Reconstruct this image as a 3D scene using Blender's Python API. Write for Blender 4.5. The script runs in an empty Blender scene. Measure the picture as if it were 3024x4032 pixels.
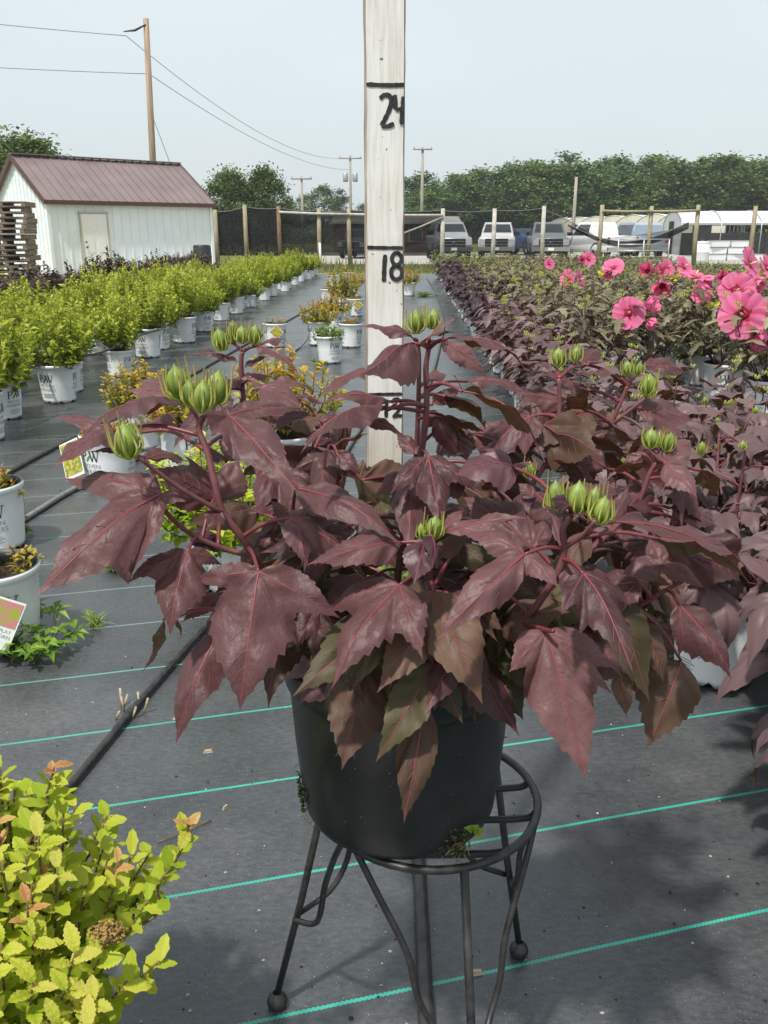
import bpy, math, random
from mathutils import Vector as V, Matrix, Quaternion

R = math.radians
scene = bpy.context.scene
COL = scene.collection
# ------------------------------------------------------------------ camera
F, CX, CY = 3432.0, 1512.0, 2016.0          # lens in photograph pixels
PITCH = R(17.84)
CAM = V((0, 0, 1.05))
cam_d = bpy.data.cameras.new('camera')
cam = bpy.data.objects.new('camera', cam_d)
COL.objects.link(cam)
cam.location = CAM
cam.rotation_euler = (R(90) - PITCH, 0, 0)
cam_d.sensor_fit = 'VERTICAL'
cam_d.sensor_height = 36.0
cam_d.lens = 36.0 * F / 4032.0
cam_d.clip_start = 0.02
cam_d.clip_end = 3000
scene.camera = cam
# ------------------------------------------------------------------ world, sun, exposure
SUN_DIR = V((0.30, 0.47, -1.0)).normalized()      # the way the light travels
elev = math.asin(-SUN_DIR.z)
to_sun = -SUN_DIR
azim = math.atan2(to_sun.x, to_sun.y)
world = bpy.data.worlds.new('World')
scene.world = world
world.use_nodes = True
nt = world.node_tree
nt.nodes.clear()
wo = nt.nodes.new('ShaderNodeOutputWorld')
bg = nt.nodes.new('ShaderNodeBackground')
sk = nt.nodes.new('ShaderNodeTexSky')
sk.sky_type = 'NISHITA'
sk.sun_disc = False
sk.sun_elevation = elev
sk.sun_rotation = azim
sk.air_density = 1.0
sk.dust_density = 4.0
sk.ozone_density = 1.0
mx = nt.nodes.new('ShaderNodeMixRGB')            # thin high haze veils the whole sky evenly
mx.inputs[0].default_value = 0.86
mx.inputs[2].default_value = (4.5, 4.95, 5.12, 1)
nt.links.new(sk.outputs[0], mx.inputs[1])
tcw = nt.nodes.new('ShaderNodeTexCoord')
mpw = nt.nodes.new('ShaderNodeMapping'); mpw.inputs['Scale'].default_value = (1.0, 1.0, 2.6)
nzw = nt.nodes.new('ShaderNodeTexNoise'); nzw.inputs['Scale'].default_value = 1.7; nzw.inputs['Detail'].default_value = 5
rpw = nt.nodes.new('ShaderNodeValToRGB')
rpw.color_ramp.elements[0].position = 0.3; rpw.color_ramp.elements[0].color = (0.93, 0.95, 0.96, 1)
rpw.color_ramp.elements[1].position = 0.7; rpw.color_ramp.elements[1].color = (1.06, 1.05, 1.04, 1)
muw = nt.nodes.new('ShaderNodeMixRGB'); muw.blend_type = 'MULTIPLY'; muw.inputs[0].default_value = 1.0
nt.links.new(tcw.outputs['Generated'], mpw.inputs[0]); nt.links.new(mpw.outputs[0], nzw.inputs[0]); nt.links.new(nzw.outputs[0], rpw.inputs[0])
nt.links.new(mx.outputs[0], muw.inputs[1]); nt.links.new(rpw.outputs[0], muw.inputs[2])
nt.links.new(muw.outputs[0], bg.inputs[0])
bg.inputs[1].default_value = 0.10
nt.links.new(bg.outputs[0], wo.inputs[0])
sun_d = bpy.data.lights.new('sun', 'SUN')
sun_d.energy = 2.55
sun_d.angle = R(2.6)
sun_d.color = (1.0, 0.955, 0.88)
sun = bpy.data.objects.new('sun', sun_d)
COL.objects.link(sun)
sun.rotation_euler = SUN_DIR.to_track_quat('-Z', 'Y').to_euler()
sun.location = (-3, -4, 12)
scene.view_settings.view_transform = 'Standard'
scene.view_settings.look = 'None'
scene.view_settings.exposure = 0.83
scene.view_settings.gamma = 1.0
scene.view_settings.use_curve_mapping = False
scene.render.engine = 'CYCLES'
scene.cycles.max_bounces = 7
scene.cycles.transparent_max_bounces = 16
scene.cycles.transmission_bounces = 4
scene.cycles.use_denoising = True

# ------------------------------------------------------------------ geometry helpers
FWD = V((0, math.cos(PITCH), -math.sin(PITCH)))
UPV = V((0, math.sin(PITCH), math.cos(PITCH)))
RIGHT = V((1, 0, 0))

def P(x, y, Y):
    """point seen at photograph pixel (x, y), standing Y metres ahead of the camera"""
    d = RIGHT * ((x - CX) / F) + UPV * (-(y - CY) / F) + FWD
    return CAM + d * (Y / d.y)

def PZ(x, y, z):
    d = RIGHT * ((x - CX) / F) + UPV * (-(y - CY) / F) + FWD
    return CAM + d * ((z - CAM.z) / d.z)

K = 3024 / 1659.0
def D(x, y, z=0.0):
    return PZ(x * K, y * K, z)

def OG(x, y):
    """first survey of the site to the final one (longer lens: the ground stretches away from the camera)"""
    p = R(19.4); fo = 3135.0
    dep = y * math.cos(p) + 1.05 * math.sin(p); up = -1.05 * math.cos(p) + y * math.sin(p)
    return PZ(CX + fo * x / dep, CY - fo * up / dep, 0.0)
def zf(y):
    """the site falls away behind the ground cloth"""
    return -0.36 * max(0.0, min(1.0, (y - 23.6) / 4.6))
def PH(x, y, Y): return P(x, y, Y * 1.135)

def catmull(pts, n=6):
    pts = [V(p) for p in pts]
    if len(pts) < 3:
        out = []
        for i in range(n + 1):
            out.append(pts[0].lerp(pts[-1], i / n))
        return out
    q = [pts[0] * 2 - pts[1]] + pts + [pts[-1] * 2 - pts[-2]]
    out = []
    for i in range(1, len(q) - 2):
        a, b, c, d = q[i - 1], q[i], q[i + 1], q[i + 2]
        for k in range(n):
            t = k / n
            out.append(0.5 * ((2 * b) + (c - a) * t + (2 * a - 5 * b + 4 * c - d) * t * t + (3 * b - a - 3 * c + d) * t ** 3))
    out.append(pts[-1])
    return out

class MB:
    def __init__(s):
        s.v = []; s.f = []; s.m = []; s.t = []
    def add(s, vs, fs, m=0, t=0.5):
        o = len(s.v)
        s.v.extend([tuple(p) for p in vs])
        for f in fs:
            s.f.append(tuple(i + o for i in f)); s.m.append(m); s.t.append(t)
    def box(s, c, size, m=0, t=0.5, rot=None, taper=1.0):
        hx, hy, hz = size[0] / 2, size[1] / 2, size[2] / 2
        vs = []
        for dz in (-1, 1):
            k = taper if dz > 0 else 1.0
            for dx, dy in ((-1, -1), (1, -1), (1, 1), (-1, 1)):
                p = V((dx * hx * k, dy * hy * k, dz * hz))
                if rot: p = rot @ p
                vs.append(V(c) + p)
        s.add(vs, [(0, 3, 2, 1), (4, 5, 6, 7), (0, 1, 5, 4), (1, 2, 6, 5), (2, 3, 7, 6), (3, 0, 4, 7)], m, t)
    def beam(s, a, b, w, h, m=0, t=0.5, up=V((0, 0, 1))):
        a, b = V(a), V(b)
        x = (b - a).normalized()
        y = up.cross(x)
        if y.length < 1e-4: y = V((0, 1, 0)).cross(x)
        y.normalize(); z = x.cross(y)
        vs = []
        for p in (a, b):
            for i, j in ((-1, -1), (1, -1), (1, 1), (-1, 1)):
                vs.append(p + y * (i * w / 2) + z * (j * h / 2))
        s.add(vs, [(0, 3, 2, 1), (4, 5, 6, 7), (0, 1, 5, 4), (1, 2, 6, 5), (2, 3, 7, 6), (3, 0, 4, 7)], m, t)
    def tube(s, pts, r, seg=8, m=0, t=0.5, cap=True):
        pts = [V(p) for p in pts]
        n = len(pts)
        rs = r if isinstance(r, (list, tuple)) else [r] * n
        if len(rs) != n:
            rs = [rs[0] + (rs[-1] - rs[0]) * i / (n - 1) for i in range(n)]
        o = len(s.v)
        tan0 = (pts[1] - pts[0]).normalized()
        nrm = tan0.orthogonal().normalized()
        prev = tan0
        for i in range(n):
            a = pts[max(i - 1, 0)]; b = pts[min(i + 1, n - 1)]
            tg = (b - a)
            tg = tg.normalized() if tg.length > 1e-9 else prev
            q = prev.rotation_difference(tg)
            nrm = (q @ nrm)
            nrm = (nrm - tg * nrm.dot(tg)).normalized()
            bn = tg.cross(nrm)
            prev = tg
            for k in range(seg):
                an = 2 * math.pi * k / seg
                s.v.append(tuple(pts[i] + (nrm * math.cos(an) + bn * math.sin(an)) * rs[i]))
        for i in range(n - 1):
            for k in range(seg):
                k2 = (k + 1) % seg
                s.f.append((o + i * seg + k, o + i * seg + k2, o + (i + 1) * seg + k2, o + (i + 1) * seg + k))
                s.m.append(m); s.t.append(t)
        if cap:
            s.f.append(tuple(o + k for k in reversed(range(seg)))); s.m.append(m); s.t.append(t)
            s.f.append(tuple(o + (n - 1) * seg + k for k in range(seg))); s.m.append(m); s.t.append(t)
    def lathe(s, prof, c=(0, 0, 0), seg=32, mats=None, m=0, t=0.5, axis=None):
        """prof: list of (r, z); mats: material per band"""
        o = len(s.v)
        c = V(c)
        rot = V((0, 0, 1)).rotation_difference(V(axis).normalized()) if axis is not None else None
        for r, z in prof:
            for k in range(seg):
                an = 2 * math.pi * k / seg
                p = V((r * math.cos(an), r * math.sin(an), z))
                if rot: p = rot @ p
                s.v.append(tuple(c + p))
        for i in range(len(prof) - 1):
            for k in range(seg):
                k2 = (k + 1) % seg
                s.f.append((o + i * seg + k, o + i * seg + k2, o + (i + 1) * seg + k2, o + (i + 1) * seg + k))
                s.m.append(mats[i] if mats else m); s.t.append(t)
    def disc(s, c, r, seg=24, m=0, t=0.5):
        c = V(c)
        s.add([c + V((r * math.cos(2 * math.pi * k / seg), r * math.sin(2 * math.pi * k / seg), 0)) for k in range(seg)],
              [tuple(range(seg))], m, t)
    def mesh(s, name, mats, smooth=True):
        me = bpy.data.meshes.new(name)
        me.from_pydata(s.v, [], s.f)
        for mt in (mats if isinstance(mats, (list, tuple)) else [mats]):
            me.materials.append(mt)
        me.polygons.foreach_set('material_index', s.m)
        me.polygons.foreach_set('use_smooth', [smooth] * len(s.f))
        at = me.attributes.new('tint', 'FLOAT', 'FACE')
        at.data.foreach_set('value', s.t)
        me.update()
        return me
    def build(s, name, mats, parent=None, smooth=True, loc=None):
        return link(name, s.mesh(name, mats, smooth), parent, loc)

def link(name, me, parent=None, loc=None, rot=None, scale=None):
    o = bpy.data.objects.new(name, me)
    COL.objects.link(o)
    if parent is not None: o.parent = parent
    if loc is not None: o.location = loc
    if rot is not None: o.rotation_euler = rot
    if scale is not None: o.scale = (scale,) * 3 if isinstance(scale, (int, float)) else scale
    return o

def tag(o, label=None, cat=None, group=None, kind=None):
    if label: o['label'] = label
    if cat: o['category'] = cat
    if group: o['group'] = group
    if kind: o['kind'] = kind
    return o

def thing(name, label, cat, loc=(0, 0, 0), rz=0.0, group=None, scale=1.0, survey=True):
    if survey:
        g = OG(loc[0], loc[1]); loc = (g.x, g.y, loc[2] + zf(g.y))
    o = link(name, None, None, loc, (0, 0, rz), scale)
    o.empty_display_size = 0.1
    return tag(o, label, cat, group)

ORD = 'first second third fourth fifth sixth seventh eighth ninth tenth eleventh twelfth thirteenth fourteenth fifteenth sixteenth seventeenth eighteenth nineteenth twentieth'.split()
def ordinal(i):
    """0-based"""
    if i < 20: return ORD[i]
    tens = {2: 'twenty', 3: 'thirty', 4: 'forty', 5: 'fifty'}[(i + 1) // 10]
    r = (i + 1) % 10
    return (tens[:-1] + 'ieth') if r == 0 else tens + '-' + ORD[r - 1]

# ------------------------------------------------------------------ materials
def newmat(name):
    m = bpy.data.materials.new(name)
    m.use_nodes = True
    n = m.node_tree
    n.nodes.clear()
    return m, n

def N_(n, typ, **kw):
    nd = n.nodes.new(typ)
    for k, v in kw.items():
        setattr(nd, k, v)
    return nd

def principled(n, rough=0.6, spec=0.4, metal=0.0):
    out = N_(n, 'ShaderNodeOutputMaterial')
    b = N_(n, 'ShaderNodeBsdfPrincipled')
    b.inputs['Roughness'].default_value = rough
    b.inputs['Specular IOR Level'].default_value = spec
    b.inputs['Metallic'].default_value = metal
    n.links.new(b.outputs[0], out.inputs[0])
    return b, out

def ramp(n, fac, stops):
    r = N_(n, 'ShaderNodeValToRGB')
    e = r.color_ramp.elements
    while len(e) < len(stops): e.new(0.5)
    for i, (p, c) in enumerate(stops):
        e[i].position = p; e[i].color = (*c, 1)
    n.links.new(fac, r.inputs[0])
    return r

def noise(n, scale, detail=4, rough=0.55, coord='Object', stretch=None):
    tc = N_(n, 'ShaderNodeTexCoord')
    nz = N_(n, 'ShaderNodeTexNoise')
    nz.inputs['Scale'].default_value = scale
    nz.inputs['Detail'].default_value = detail
    nz.inputs['Roughness'].default_value = rough
    if stretch:
        mp = N_(n, 'ShaderNodeMapping')
        mp.inputs['Scale'].default_value = stretch
        n.links.new(tc.outputs[coord], mp.inputs[0])
        n.links.new(mp.outputs[0], nz.inputs[0])
    else:
        n.links.new(tc.outputs[coord], nz.inputs[0])
    return nz

def bump(n, h, b, strength=0.3, dist=0.01):
    bp = N_(n, 'ShaderNodeBump')
    bp.inputs['Strength'].default_value = strength
    bp.inputs['Distance'].default_value = dist
    n.links.new(h, bp.inputs['Height'])
    n.links.new(bp.outputs[0], b.inputs['Normal'])
    return bp

def surf(name, c1, c2, scale=20, rough=0.6, spec=0.3, bs=0.2, bd=0.004, metal=0.0, stretch=None, detail=4, lo=0.3, hi=0.7, bscale=None):
    m, n = newmat(name)
    b, out = principled(n, rough, spec, metal)
    nz = noise(n, scale, detail, stretch=stretch)
    r = ramp(n, nz.outputs[0], [(lo, c1), (hi, c2)])
    n.links.new(r.outputs[0], b.inputs['Base Color'])
    if bs > 0:
        h = noise(n, bscale, 5, stretch=stretch) if bscale else nz
        bump(n, h.outputs[0], b, bs, bd)
    return m

def leafmat(name, stops, back=None, trans=0.28, rough=0.5, spec=0.35, bscale=0, bs=0.25, bd=0.002, tcol=None, vary=None):
    """stops: colour ramp over the per-leaf tint; back: ramp for the underside"""
    m, n = newmat(name)
    out = N_(n, 'ShaderNodeOutputMaterial')
    b = N_(n, 'ShaderNodeBsdfPrincipled')
    b.inputs['Roughness'].default_value = rough
    b.inputs['Specular IOR Level'].default_value = spec
    at = N_(n, 'ShaderNodeAttribute'); at.attribute_name = 'tint'
    oi = N_(n, 'ShaderNodeObjectInfo')
    ma = N_(n, 'ShaderNodeMath', operation='MULTIPLY_ADD')
    n.links.new(oi.outputs['Random'], ma.inputs[0]); ma.inputs[1].default_value = 0.30
    sub = N_(n, 'ShaderNodeMath', operation='SUBTRACT'); n.links.new(at.outputs['Fac'], sub.inputs[0]); sub.inputs[1].default_value = 0.15
    n.links.new(sub.outputs[0], ma.inputs[2])
    fac = ma.outputs[0]
    if vary:
        nz = noise(n, vary[0], 3)
        m2 = N_(n, 'ShaderNodeMath', operation='MULTIPLY_ADD')
        n.links.new(nz.outputs[0], m2.inputs[0]); m2.inputs[1].default_value = vary[1]
        s2 = N_(n, 'ShaderNodeMath', operation='SUBTRACT'); n.links.new(fac, s2.inputs[0]); s2.inputs[1].default_value = vary[1] / 2
        n.links.new(s2.outputs[0], m2.inputs[2])
        fac = m2.outputs[0]
    r = ramp(n, fac, stops)
    col = r.outputs[0]
    if back:
        rb = ramp(n, fac, back)
        ge = N_(n, 'ShaderNodeNewGeometry')
        mxr = N_(n, 'ShaderNodeMixRGB')
        n.links.new(ge.outputs['Backfacing'], mxr.inputs[0])
        n.links.new(col, mxr.inputs[1]); n.links.new(rb.outputs[0], mxr.inputs[2])
        col = mxr.outputs[0]
    n.links.new(col, b.inputs['Base Color'])
    if bscale:
        nb = noise(n, bscale, 3)
        bump(n, nb.outputs[0], b, bs, bd)
    tr = N_(n, 'ShaderNodeBsdfTranslucent')
    if tcol: tr.inputs[0].default_value = (*tcol, 1)
    else: n.links.new(r.outputs[0], tr.inputs[0])
    ms = N_(n, 'ShaderNodeMixShader'); ms.inputs[0].default_value = trans
    n.links.new(b.outputs[0], ms.inputs[1]); n.links.new(tr.outputs[0], ms.inputs[2])
    n.links.new(ms.outputs[0], out.inputs[0])
    return m

def plain(name, c, rough=0.5, spec=0.4, metal=0.0, var=0.12, scale=30, bs=0.05):
    d = tuple(x * (1 - var) for x in c); e = tuple(min(1, x * (1 + var)) for x in c)
    return surf(name, d, e, scale, rough, spec, bs, 0.002, metal)

M = {}
# --- hibiscus
PUR = [(0.0, (0.046, 0.018, 0.020)), (0.5, (0.100, 0.042, 0.045)), (1.0, (0.172, 0.082, 0.085))]
PURB = [(0.0, (0.050, 0.036, 0.014)), (0.5, (0.075, 0.058, 0.022)), (1.0, (0.11, 0.085, 0.032))]
OLV = [(0.0, (0.045, 0.036, 0.018)), (0.5, (0.076, 0.062, 0.031)), (1.0, (0.12, 0.105, 0.05))]
BRN = [(0.0, (0.070, 0.040, 0.028)), (0.5, (0.115, 0.066, 0.046)), (1.0, (0.16, 0.095, 0.065))]
M['leaf'] = leafmat('hibiscus_leaf', PUR, PURB, 0.20, 0.50, 0.40, 60, 0.55, 0.0045, (0.20, 0.06, 0.03), (30, 0.4))
M['leaf_olive'] = leafmat('hibiscus_leaf_olive', OLV, PURB, 0.2, 0.55, 0.3, 75, 0.35, 0.0025, (0.12, 0.12, 0.03), (18, 0.7))
M['leaf_brown'] = leafmat('hibiscus_leaf_brown', BRN, PURB, 0.18, 0.55, 0.3, 75, 0.35, 0.0025, (0.16, 0.08, 0.03), (22, 0.6))
M['leaf_dark'] = leafmat('hibiscus_leaf_young', [(0, (0.035, 0.012, 0.018)), (0.5, (0.060, 0.020, 0.028)), (1, (0.10, 0.04, 0.05))], PURB, 0.1, 0.46, 0.45, 90, 0.35, 0.002, None, (30, 0.5))
M['vein'] = plain('leaf_vein_red', (0.22, 0.046, 0.058), 0.45)
M['vein2'] = plain('leaf_vein_faint', (0.150, 0.068, 0.072), 0.45)
M['stem'] = surf('hibiscus_stem', (0.12, 0.035, 0.042), (0.19, 0.075, 0.078), 60, 0.45, 0.4, 0.15, 0.001)
M['petiole'] = surf('petiole_red', (0.11, 0.022, 0.028), (0.20, 0.04, 0.048), 40, 0.4, 0.45, 0.05, 0.001)
M['bud'] = leafmat('bud_green', [(0, (0.10, 0.15, 0.025)), (0.5, (0.19, 0.26, 0.045)), (1, (0.32, 0.40, 0.08))], None, 0.2, 0.45, 0.4, 0, 0, 0, None, (60, 0.6))
M['bract'] = leafmat('bract_green', [(0, (0.30, 0.18, 0.11)), (0.35, (0.42, 0.42, 0.10)), (1, (0.50, 0.60, 0.11))], None, 0.25, 0.5, 0.35)
M['pleaf'] = leafmat('purple_row_leaf', [(0, (0.060, 0.033, 0.036)), (0.5, (0.130, 0.075, 0.079)), (1, (0.22, 0.145, 0.145))], PURB, 0.15, 0.5, 0.4, tcol=(0.16, 0.055, 0.03))
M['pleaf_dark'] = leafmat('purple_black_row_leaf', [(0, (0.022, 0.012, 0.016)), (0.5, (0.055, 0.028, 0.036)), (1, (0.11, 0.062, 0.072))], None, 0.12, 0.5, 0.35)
M['bleaf'] = leafmat('bronze_row_leaf', [(0, (0.070, 0.060, 0.034)), (0.5, (0.165, 0.145, 0.080)), (1, (0.29, 0.26, 0.15))], None, 0.2, 0.5, 0.4)
M['gleaf'] = leafmat('bronze_green_leaf', [(0, (0.04, 0.05, 0.015)), (0.5, (0.10, 0.12, 0.035)), (1, (0.20, 0.21, 0.07))], None, 0.2, 0.5, 0.4)
# --- shrubs
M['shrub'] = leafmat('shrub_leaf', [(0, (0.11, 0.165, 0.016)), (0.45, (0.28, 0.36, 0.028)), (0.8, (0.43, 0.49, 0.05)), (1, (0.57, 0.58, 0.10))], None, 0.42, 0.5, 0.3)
M['nine'] = leafmat('ninebark_leaf', [(0, (0.030, 0.018, 0.016)), (0.5, (0.065, 0.040, 0.032)), (1, (0.13, 0.09, 0.055))], None, 0.15, 0.5, 0.35)
M['spir'] = leafmat('spirea_leaf', [(0, (0.14, 0.24, 0.014)), (0.45, (0.36, 0.46, 0.028)), (0.75, (0.54, 0.57, 0.055)), (1, (0.60, 0.55, 0.11))], None, 0.42, 0.5, 0.3, 9, 0.25, 0.03, None, (4, 0.16))
M['spir_o'] = leafmat('spirea_new_leaf', [(0, (0.36, 0.10, 0.05)), (0.5, (0.50, 0.24, 0.09)), (1, (0.56, 0.40, 0.12))], None, 0.3, 0.45, 0.35, 220, 0.2, 0.001)
M['spir_y'] = leafmat('spirea_gold_leaf', [(0, (0.16, 0.19, 0.015)), (0.4, (0.42, 0.36, 0.03)), (0.8, (0.55, 0.34, 0.04)), (1, (0.55, 0.16, 0.05))], None, 0.35, 0.5, 0.3)
M['weed'] = leafmat('weed_leaf', [(0, (0.06, 0.13, 0.012)), (0.5, (0.14, 0.26, 0.025)), (1, (0.28, 0.40, 0.06))], None, 0.3, 0.5, 0.3)
M['twig'] = surf('twig_brown', (0.10, 0.06, 0.035), (0.22, 0.15, 0.09), 60, 0.7, 0.2, 0.3, 0.002)
M['cane'] = surf('old_cane', (0.28, 0.21, 0.14), (0.50, 0.42, 0.30), 60, 0.8, 0.2, 0.4, 0.002)
M['row_stem'] = surf('row_stem', (0.06, 0.03, 0.028), (0.13, 0.07, 0.06), 40, 0.5, 0.3, 0.05, 0.001)
M['soil'] = surf('potting_soil', (0.018, 0.012, 0.008), (0.075, 0.050, 0.032), 90, 0.95, 0.1, 0.9, 0.01, lo=0.35, hi=0.75)
# --- pots
M['pot_white'] = surf('white_pot_plastic', (0.74, 0.77, 0.78), (0.84, 0.86, 0.87), 14, 0.38, 0.45, 0.03, 0.002)
M['pot_in'] = plain('pot_inner_black', (0.014, 0.014, 0.015), 0.45)
M['pot_lip'] = plain('pot_grey_lip', (0.07, 0.075, 0.08), 0.5)
M['ink'] = plain('pot_print_ink', (0.045, 0.05, 0.055), 0.6)
M['ink_green'] = plain('pot_print_green', (0.12, 0.27, 0.10), 0.6)
M['ink_pale'] = plain('pot_print_pale', (0.30, 0.34, 0.33), 0.6)
def black_pot_mat():
    m, n = newmat('black_pot_plastic')
    b, out = principled(n, 0.34, 0.36)
    nz = noise(n, 260, 2, 0.4)
    r = ramp(n, nz.outputs[0], [(0.715, (0.010, 0.012, 0.012)), (0.77, (0.15, 0.135, 0.11))])
    big = noise(n, 9, 4)
    r2 = ramp(n, big.outputs[0], [(0.40, (0.0, 0.0, 0.0)), (0.75, (0.020, 0.021, 0.020))])
    ad = N_(n, 'ShaderNodeMixRGB', blend_type='ADD'); ad.inputs[0].default_value = 1.0
    n.links.new(r.outputs[0], ad.inputs[1]); n.links.new(r2.outputs[0], ad.inputs[2])
    n.links.new(ad.outputs[0], b.inputs['Base Color'])
    r3 = ramp(n, big.outputs[0], [(0.3, (0.26, 0.26, 0.26)), (0.7, (0.48, 0.48, 0.48))])
    n.links.new(r3.outputs[0], b.inputs['Roughness'])
    return m
M['pot_black'] = black_pot_mat()

def cloth_mat():
    m, n = newmat('woven_ground_cloth')
    b, out = principled(n, 0.5, 0.6)
    tc = N_(n, 'ShaderNodeTexCoord')
    sp = N_(n, 'ShaderNodeSeparateXYZ')
    n.links.new(tc.outputs['Object'], sp.inputs[0])
    def math_(op, a, bb, c=None):
        q = N_(n, 'ShaderNodeMath', operation=op)
        for i, x in enumerate((a, bb, c)):
            if x is None: continue
            if isinstance(x, (int, float)): q.inputs[i].default_value = x
            else: n.links.new(x, q.inputs[i])
        return q.outputs[0]
    A = R(14.7)
    ca, sa = math.cos(A), math.sin(A)
    across = math_('ADD', math_('MULTIPLY', sp.outputs['X'], -sa), math_('MULTIPLY', sp.outputs['Y'], ca))
    along = math_('ADD', math_('MULTIPLY', sp.outputs['X'], ca), math_('MULTIPLY', sp.outputs['Y'], sa))
    wob = noise(n, 1.3, 2)
    across_w = math_('MULTIPLY_ADD', wob.outputs[0], 0.012, across)
    zig = math_('PINGPONG', along, 0.0035)
    zz = math_('MULTIPLY_ADD', zig, 0.5, across_w)
    ph = math_('FRACT', math_('DIVIDE', math_('SUBTRACT', zz, 0.953 - 0.1385 + 0.008), 0.277), 0)
    dist = math_('MULTIPLY', math_('ABSOLUTE', math_('SUBTRACT', ph, 0.5), 0), 0.277)
    line = math_('LESS_THAN', dist, 0.0029)
    # weave threads
    w1 = math_('SINE', math_('MULTIPLY', along, 2 * math.pi / 0.0042), 0)
    w2 = math_('SINE', math_('MULTIPLY', across, 2 * math.pi / 0.0030), 0)
    wv = math_('MULTIPLY_ADD', w1, 0.6, math_('MULTIPLY', w2, 0.4))
    dust = noise(n, 2.1, 6, 0.62)
    fine = noise(n, 55, 4, 0.7, stretch=(1, 2.2, 1))
    r = ramp(n, dust.outputs[0], [(0.28, (0.034, 0.037, 0.041)), (0.50, (0.057, 0.062, 0.068)), (0.70, (0.094, 0.098, 0.101)), (0.80, (0.14, 0.138, 0.132))])
    r2 = ramp(n, fine.outputs[0], [(0.35, (0.72, 0.72, 0.72)), (0.70, (1.35, 1.34, 1.30))])
    mu = N_(n, 'ShaderNodeMixRGB', blend_type='MULTIPLY'); mu.inputs[0].default_value = 1
    n.links.new(r.outputs[0], mu.inputs[1]); n.links.new(r2.outputs[0], mu.inputs[2])
    stain = noise(n, 0.9, 5, 0.6, stretch=(1.0, 1.8, 1))
    rst = ramp(n, stain.outputs[0], [(0.34, (0.70, 0.70, 0.70)), (0.48, (1, 1, 1)), (0.62, (1.0, 1.0, 1.0)), (0.74, (1.45, 1.40, 1.28))])
    mst = N_(n, 'ShaderNodeMixRGB', blend_type='MULTIPLY'); mst.inputs[0].default_value = 1
    n.links.new(mu.outputs[0], mst.inputs[1]); n.links.new(rst.outputs[0], mst.inputs[2])
    mu = mst
    speck = noise(n, 420, 1, 0.3)
    rs = ramp(n, speck.outputs[0], [(0.735, (0, 0, 0)), (0.77, (0.35, 0.34, 0.31))])
    ad = N_(n, 'ShaderNodeMixRGB', blend_type='ADD'); ad.inputs[0].default_value = 0.7
    n.links.new(mu.outputs[0], ad.inputs[1]); n.links.new(rs.outputs[0], ad.inputs[2])
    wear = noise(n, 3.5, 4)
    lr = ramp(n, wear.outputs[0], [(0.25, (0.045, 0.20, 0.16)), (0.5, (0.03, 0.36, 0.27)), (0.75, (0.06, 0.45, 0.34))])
    far_mix = N_(n, 'ShaderNodeMapRange'); far_mix.inputs[1].default_value = 1.7; far_mix.inputs[2].default_value = 2.4  # stripe colour blends to pale grey towards the far cloth
    n.links.new(across, far_mix.inputs[0])
    ml = N_(n, 'ShaderNodeMixRGB'); n.links.new(far_mix.outputs[0], ml.inputs[0]); n.links.new(lr.outputs[0], ml.inputs[1]); ml.inputs[2].default_value = (0.17, 0.235, 0.225, 1)
    mx2 = N_(n, 'ShaderNodeMixRGB')
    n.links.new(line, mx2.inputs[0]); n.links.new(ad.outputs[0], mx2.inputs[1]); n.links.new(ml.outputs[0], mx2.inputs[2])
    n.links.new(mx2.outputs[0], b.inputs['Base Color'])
    rr = ramp(n, dust.outputs[0], [(0.3, (0.22, 0.22, 0.22)), (0.7, (0.38, 0.38, 0.38))])
    n.links.new(rr.outputs[0], b.inputs['Roughness'])
    bp = N_(n, 'ShaderNodeBump'); bp.inputs['Strength'].default_value = 0.22; bp.inputs['Distance'].default_value = 0.0006
    n.links.new(wv, bp.inputs['Height'])
    wr = noise(n, 2.6, 3, 0.5, stretch=(0.5, 2.4, 1))
    bp2 = N_(n, 'ShaderNodeBump'); bp2.inputs['Strength'].default_value = 0.30; bp2.inputs['Distance'].default_value = 0.02
    n.links.new(wr.outputs[0], bp2.inputs['Height']); n.links.new(bp.outputs[0], bp2.inputs['Normal'])
    n.links.new(bp2.outputs[0], b.inputs['Normal'])
    return m
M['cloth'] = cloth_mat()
M['grass'] = surf('rough_grass', (0.060, 0.085, 0.018), (0.19, 0.18, 0.06), 0.9, 0.9, 0.1, 0.6, 0.05, detail=8)
M['dry'] = surf('dry_straw_verge', (0.20, 0.17, 0.05), (0.42, 0.36, 0.13), 2.2, 0.9, 0.1, 0.6, 0.03, detail=8)
M['gravel'] = surf('pale_gravel', (0.26, 0.25, 0.22), (0.46, 0.44, 0.40), 6, 0.9, 0.15, 0.6, 0.02, detail=8)
M['hose'] = surf('black_poly_pipe', (0.012, 0.012, 0.013), (0.05, 0.048, 0.045), 40, 0.38, 0.45, 0.1, 0.001)
M['hose_grey'] = surf('grey_poly_pipe', (0.12, 0.125, 0.13), (0.24, 0.24, 0.24), 40, 0.45, 0.4, 0.1, 0.001)
M['siding'] = surf('white_steel_siding', (0.70, 0.77, 0.82), (0.79, 0.85, 0.89), 1.6, 0.42, 0.4, 0.0)
M['roof'] = surf('brown_steel_roof', (0.175, 0.130, 0.130), (0.225, 0.172, 0.17), 1.3, 0.45, 0.4, 0.0)
M['roof_trim'] = plain('brown_roof_trim', (0.085, 0.045, 0.038), 0.5)
M['door_white'] = plain('white_door_paint', (0.78, 0.79, 0.78), 0.5)
M['frame_tan'] = plain('door_frame_tan', (0.46, 0.44, 0.37), 0.6)
M['chrome'] = plain('worn_chrome', (0.55, 0.55, 0.56), 0.25, 0.5, 0.9)
M['black_plastic'] = plain('black_plastic', (0.016, 0.016, 0.017), 0.45)
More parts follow.
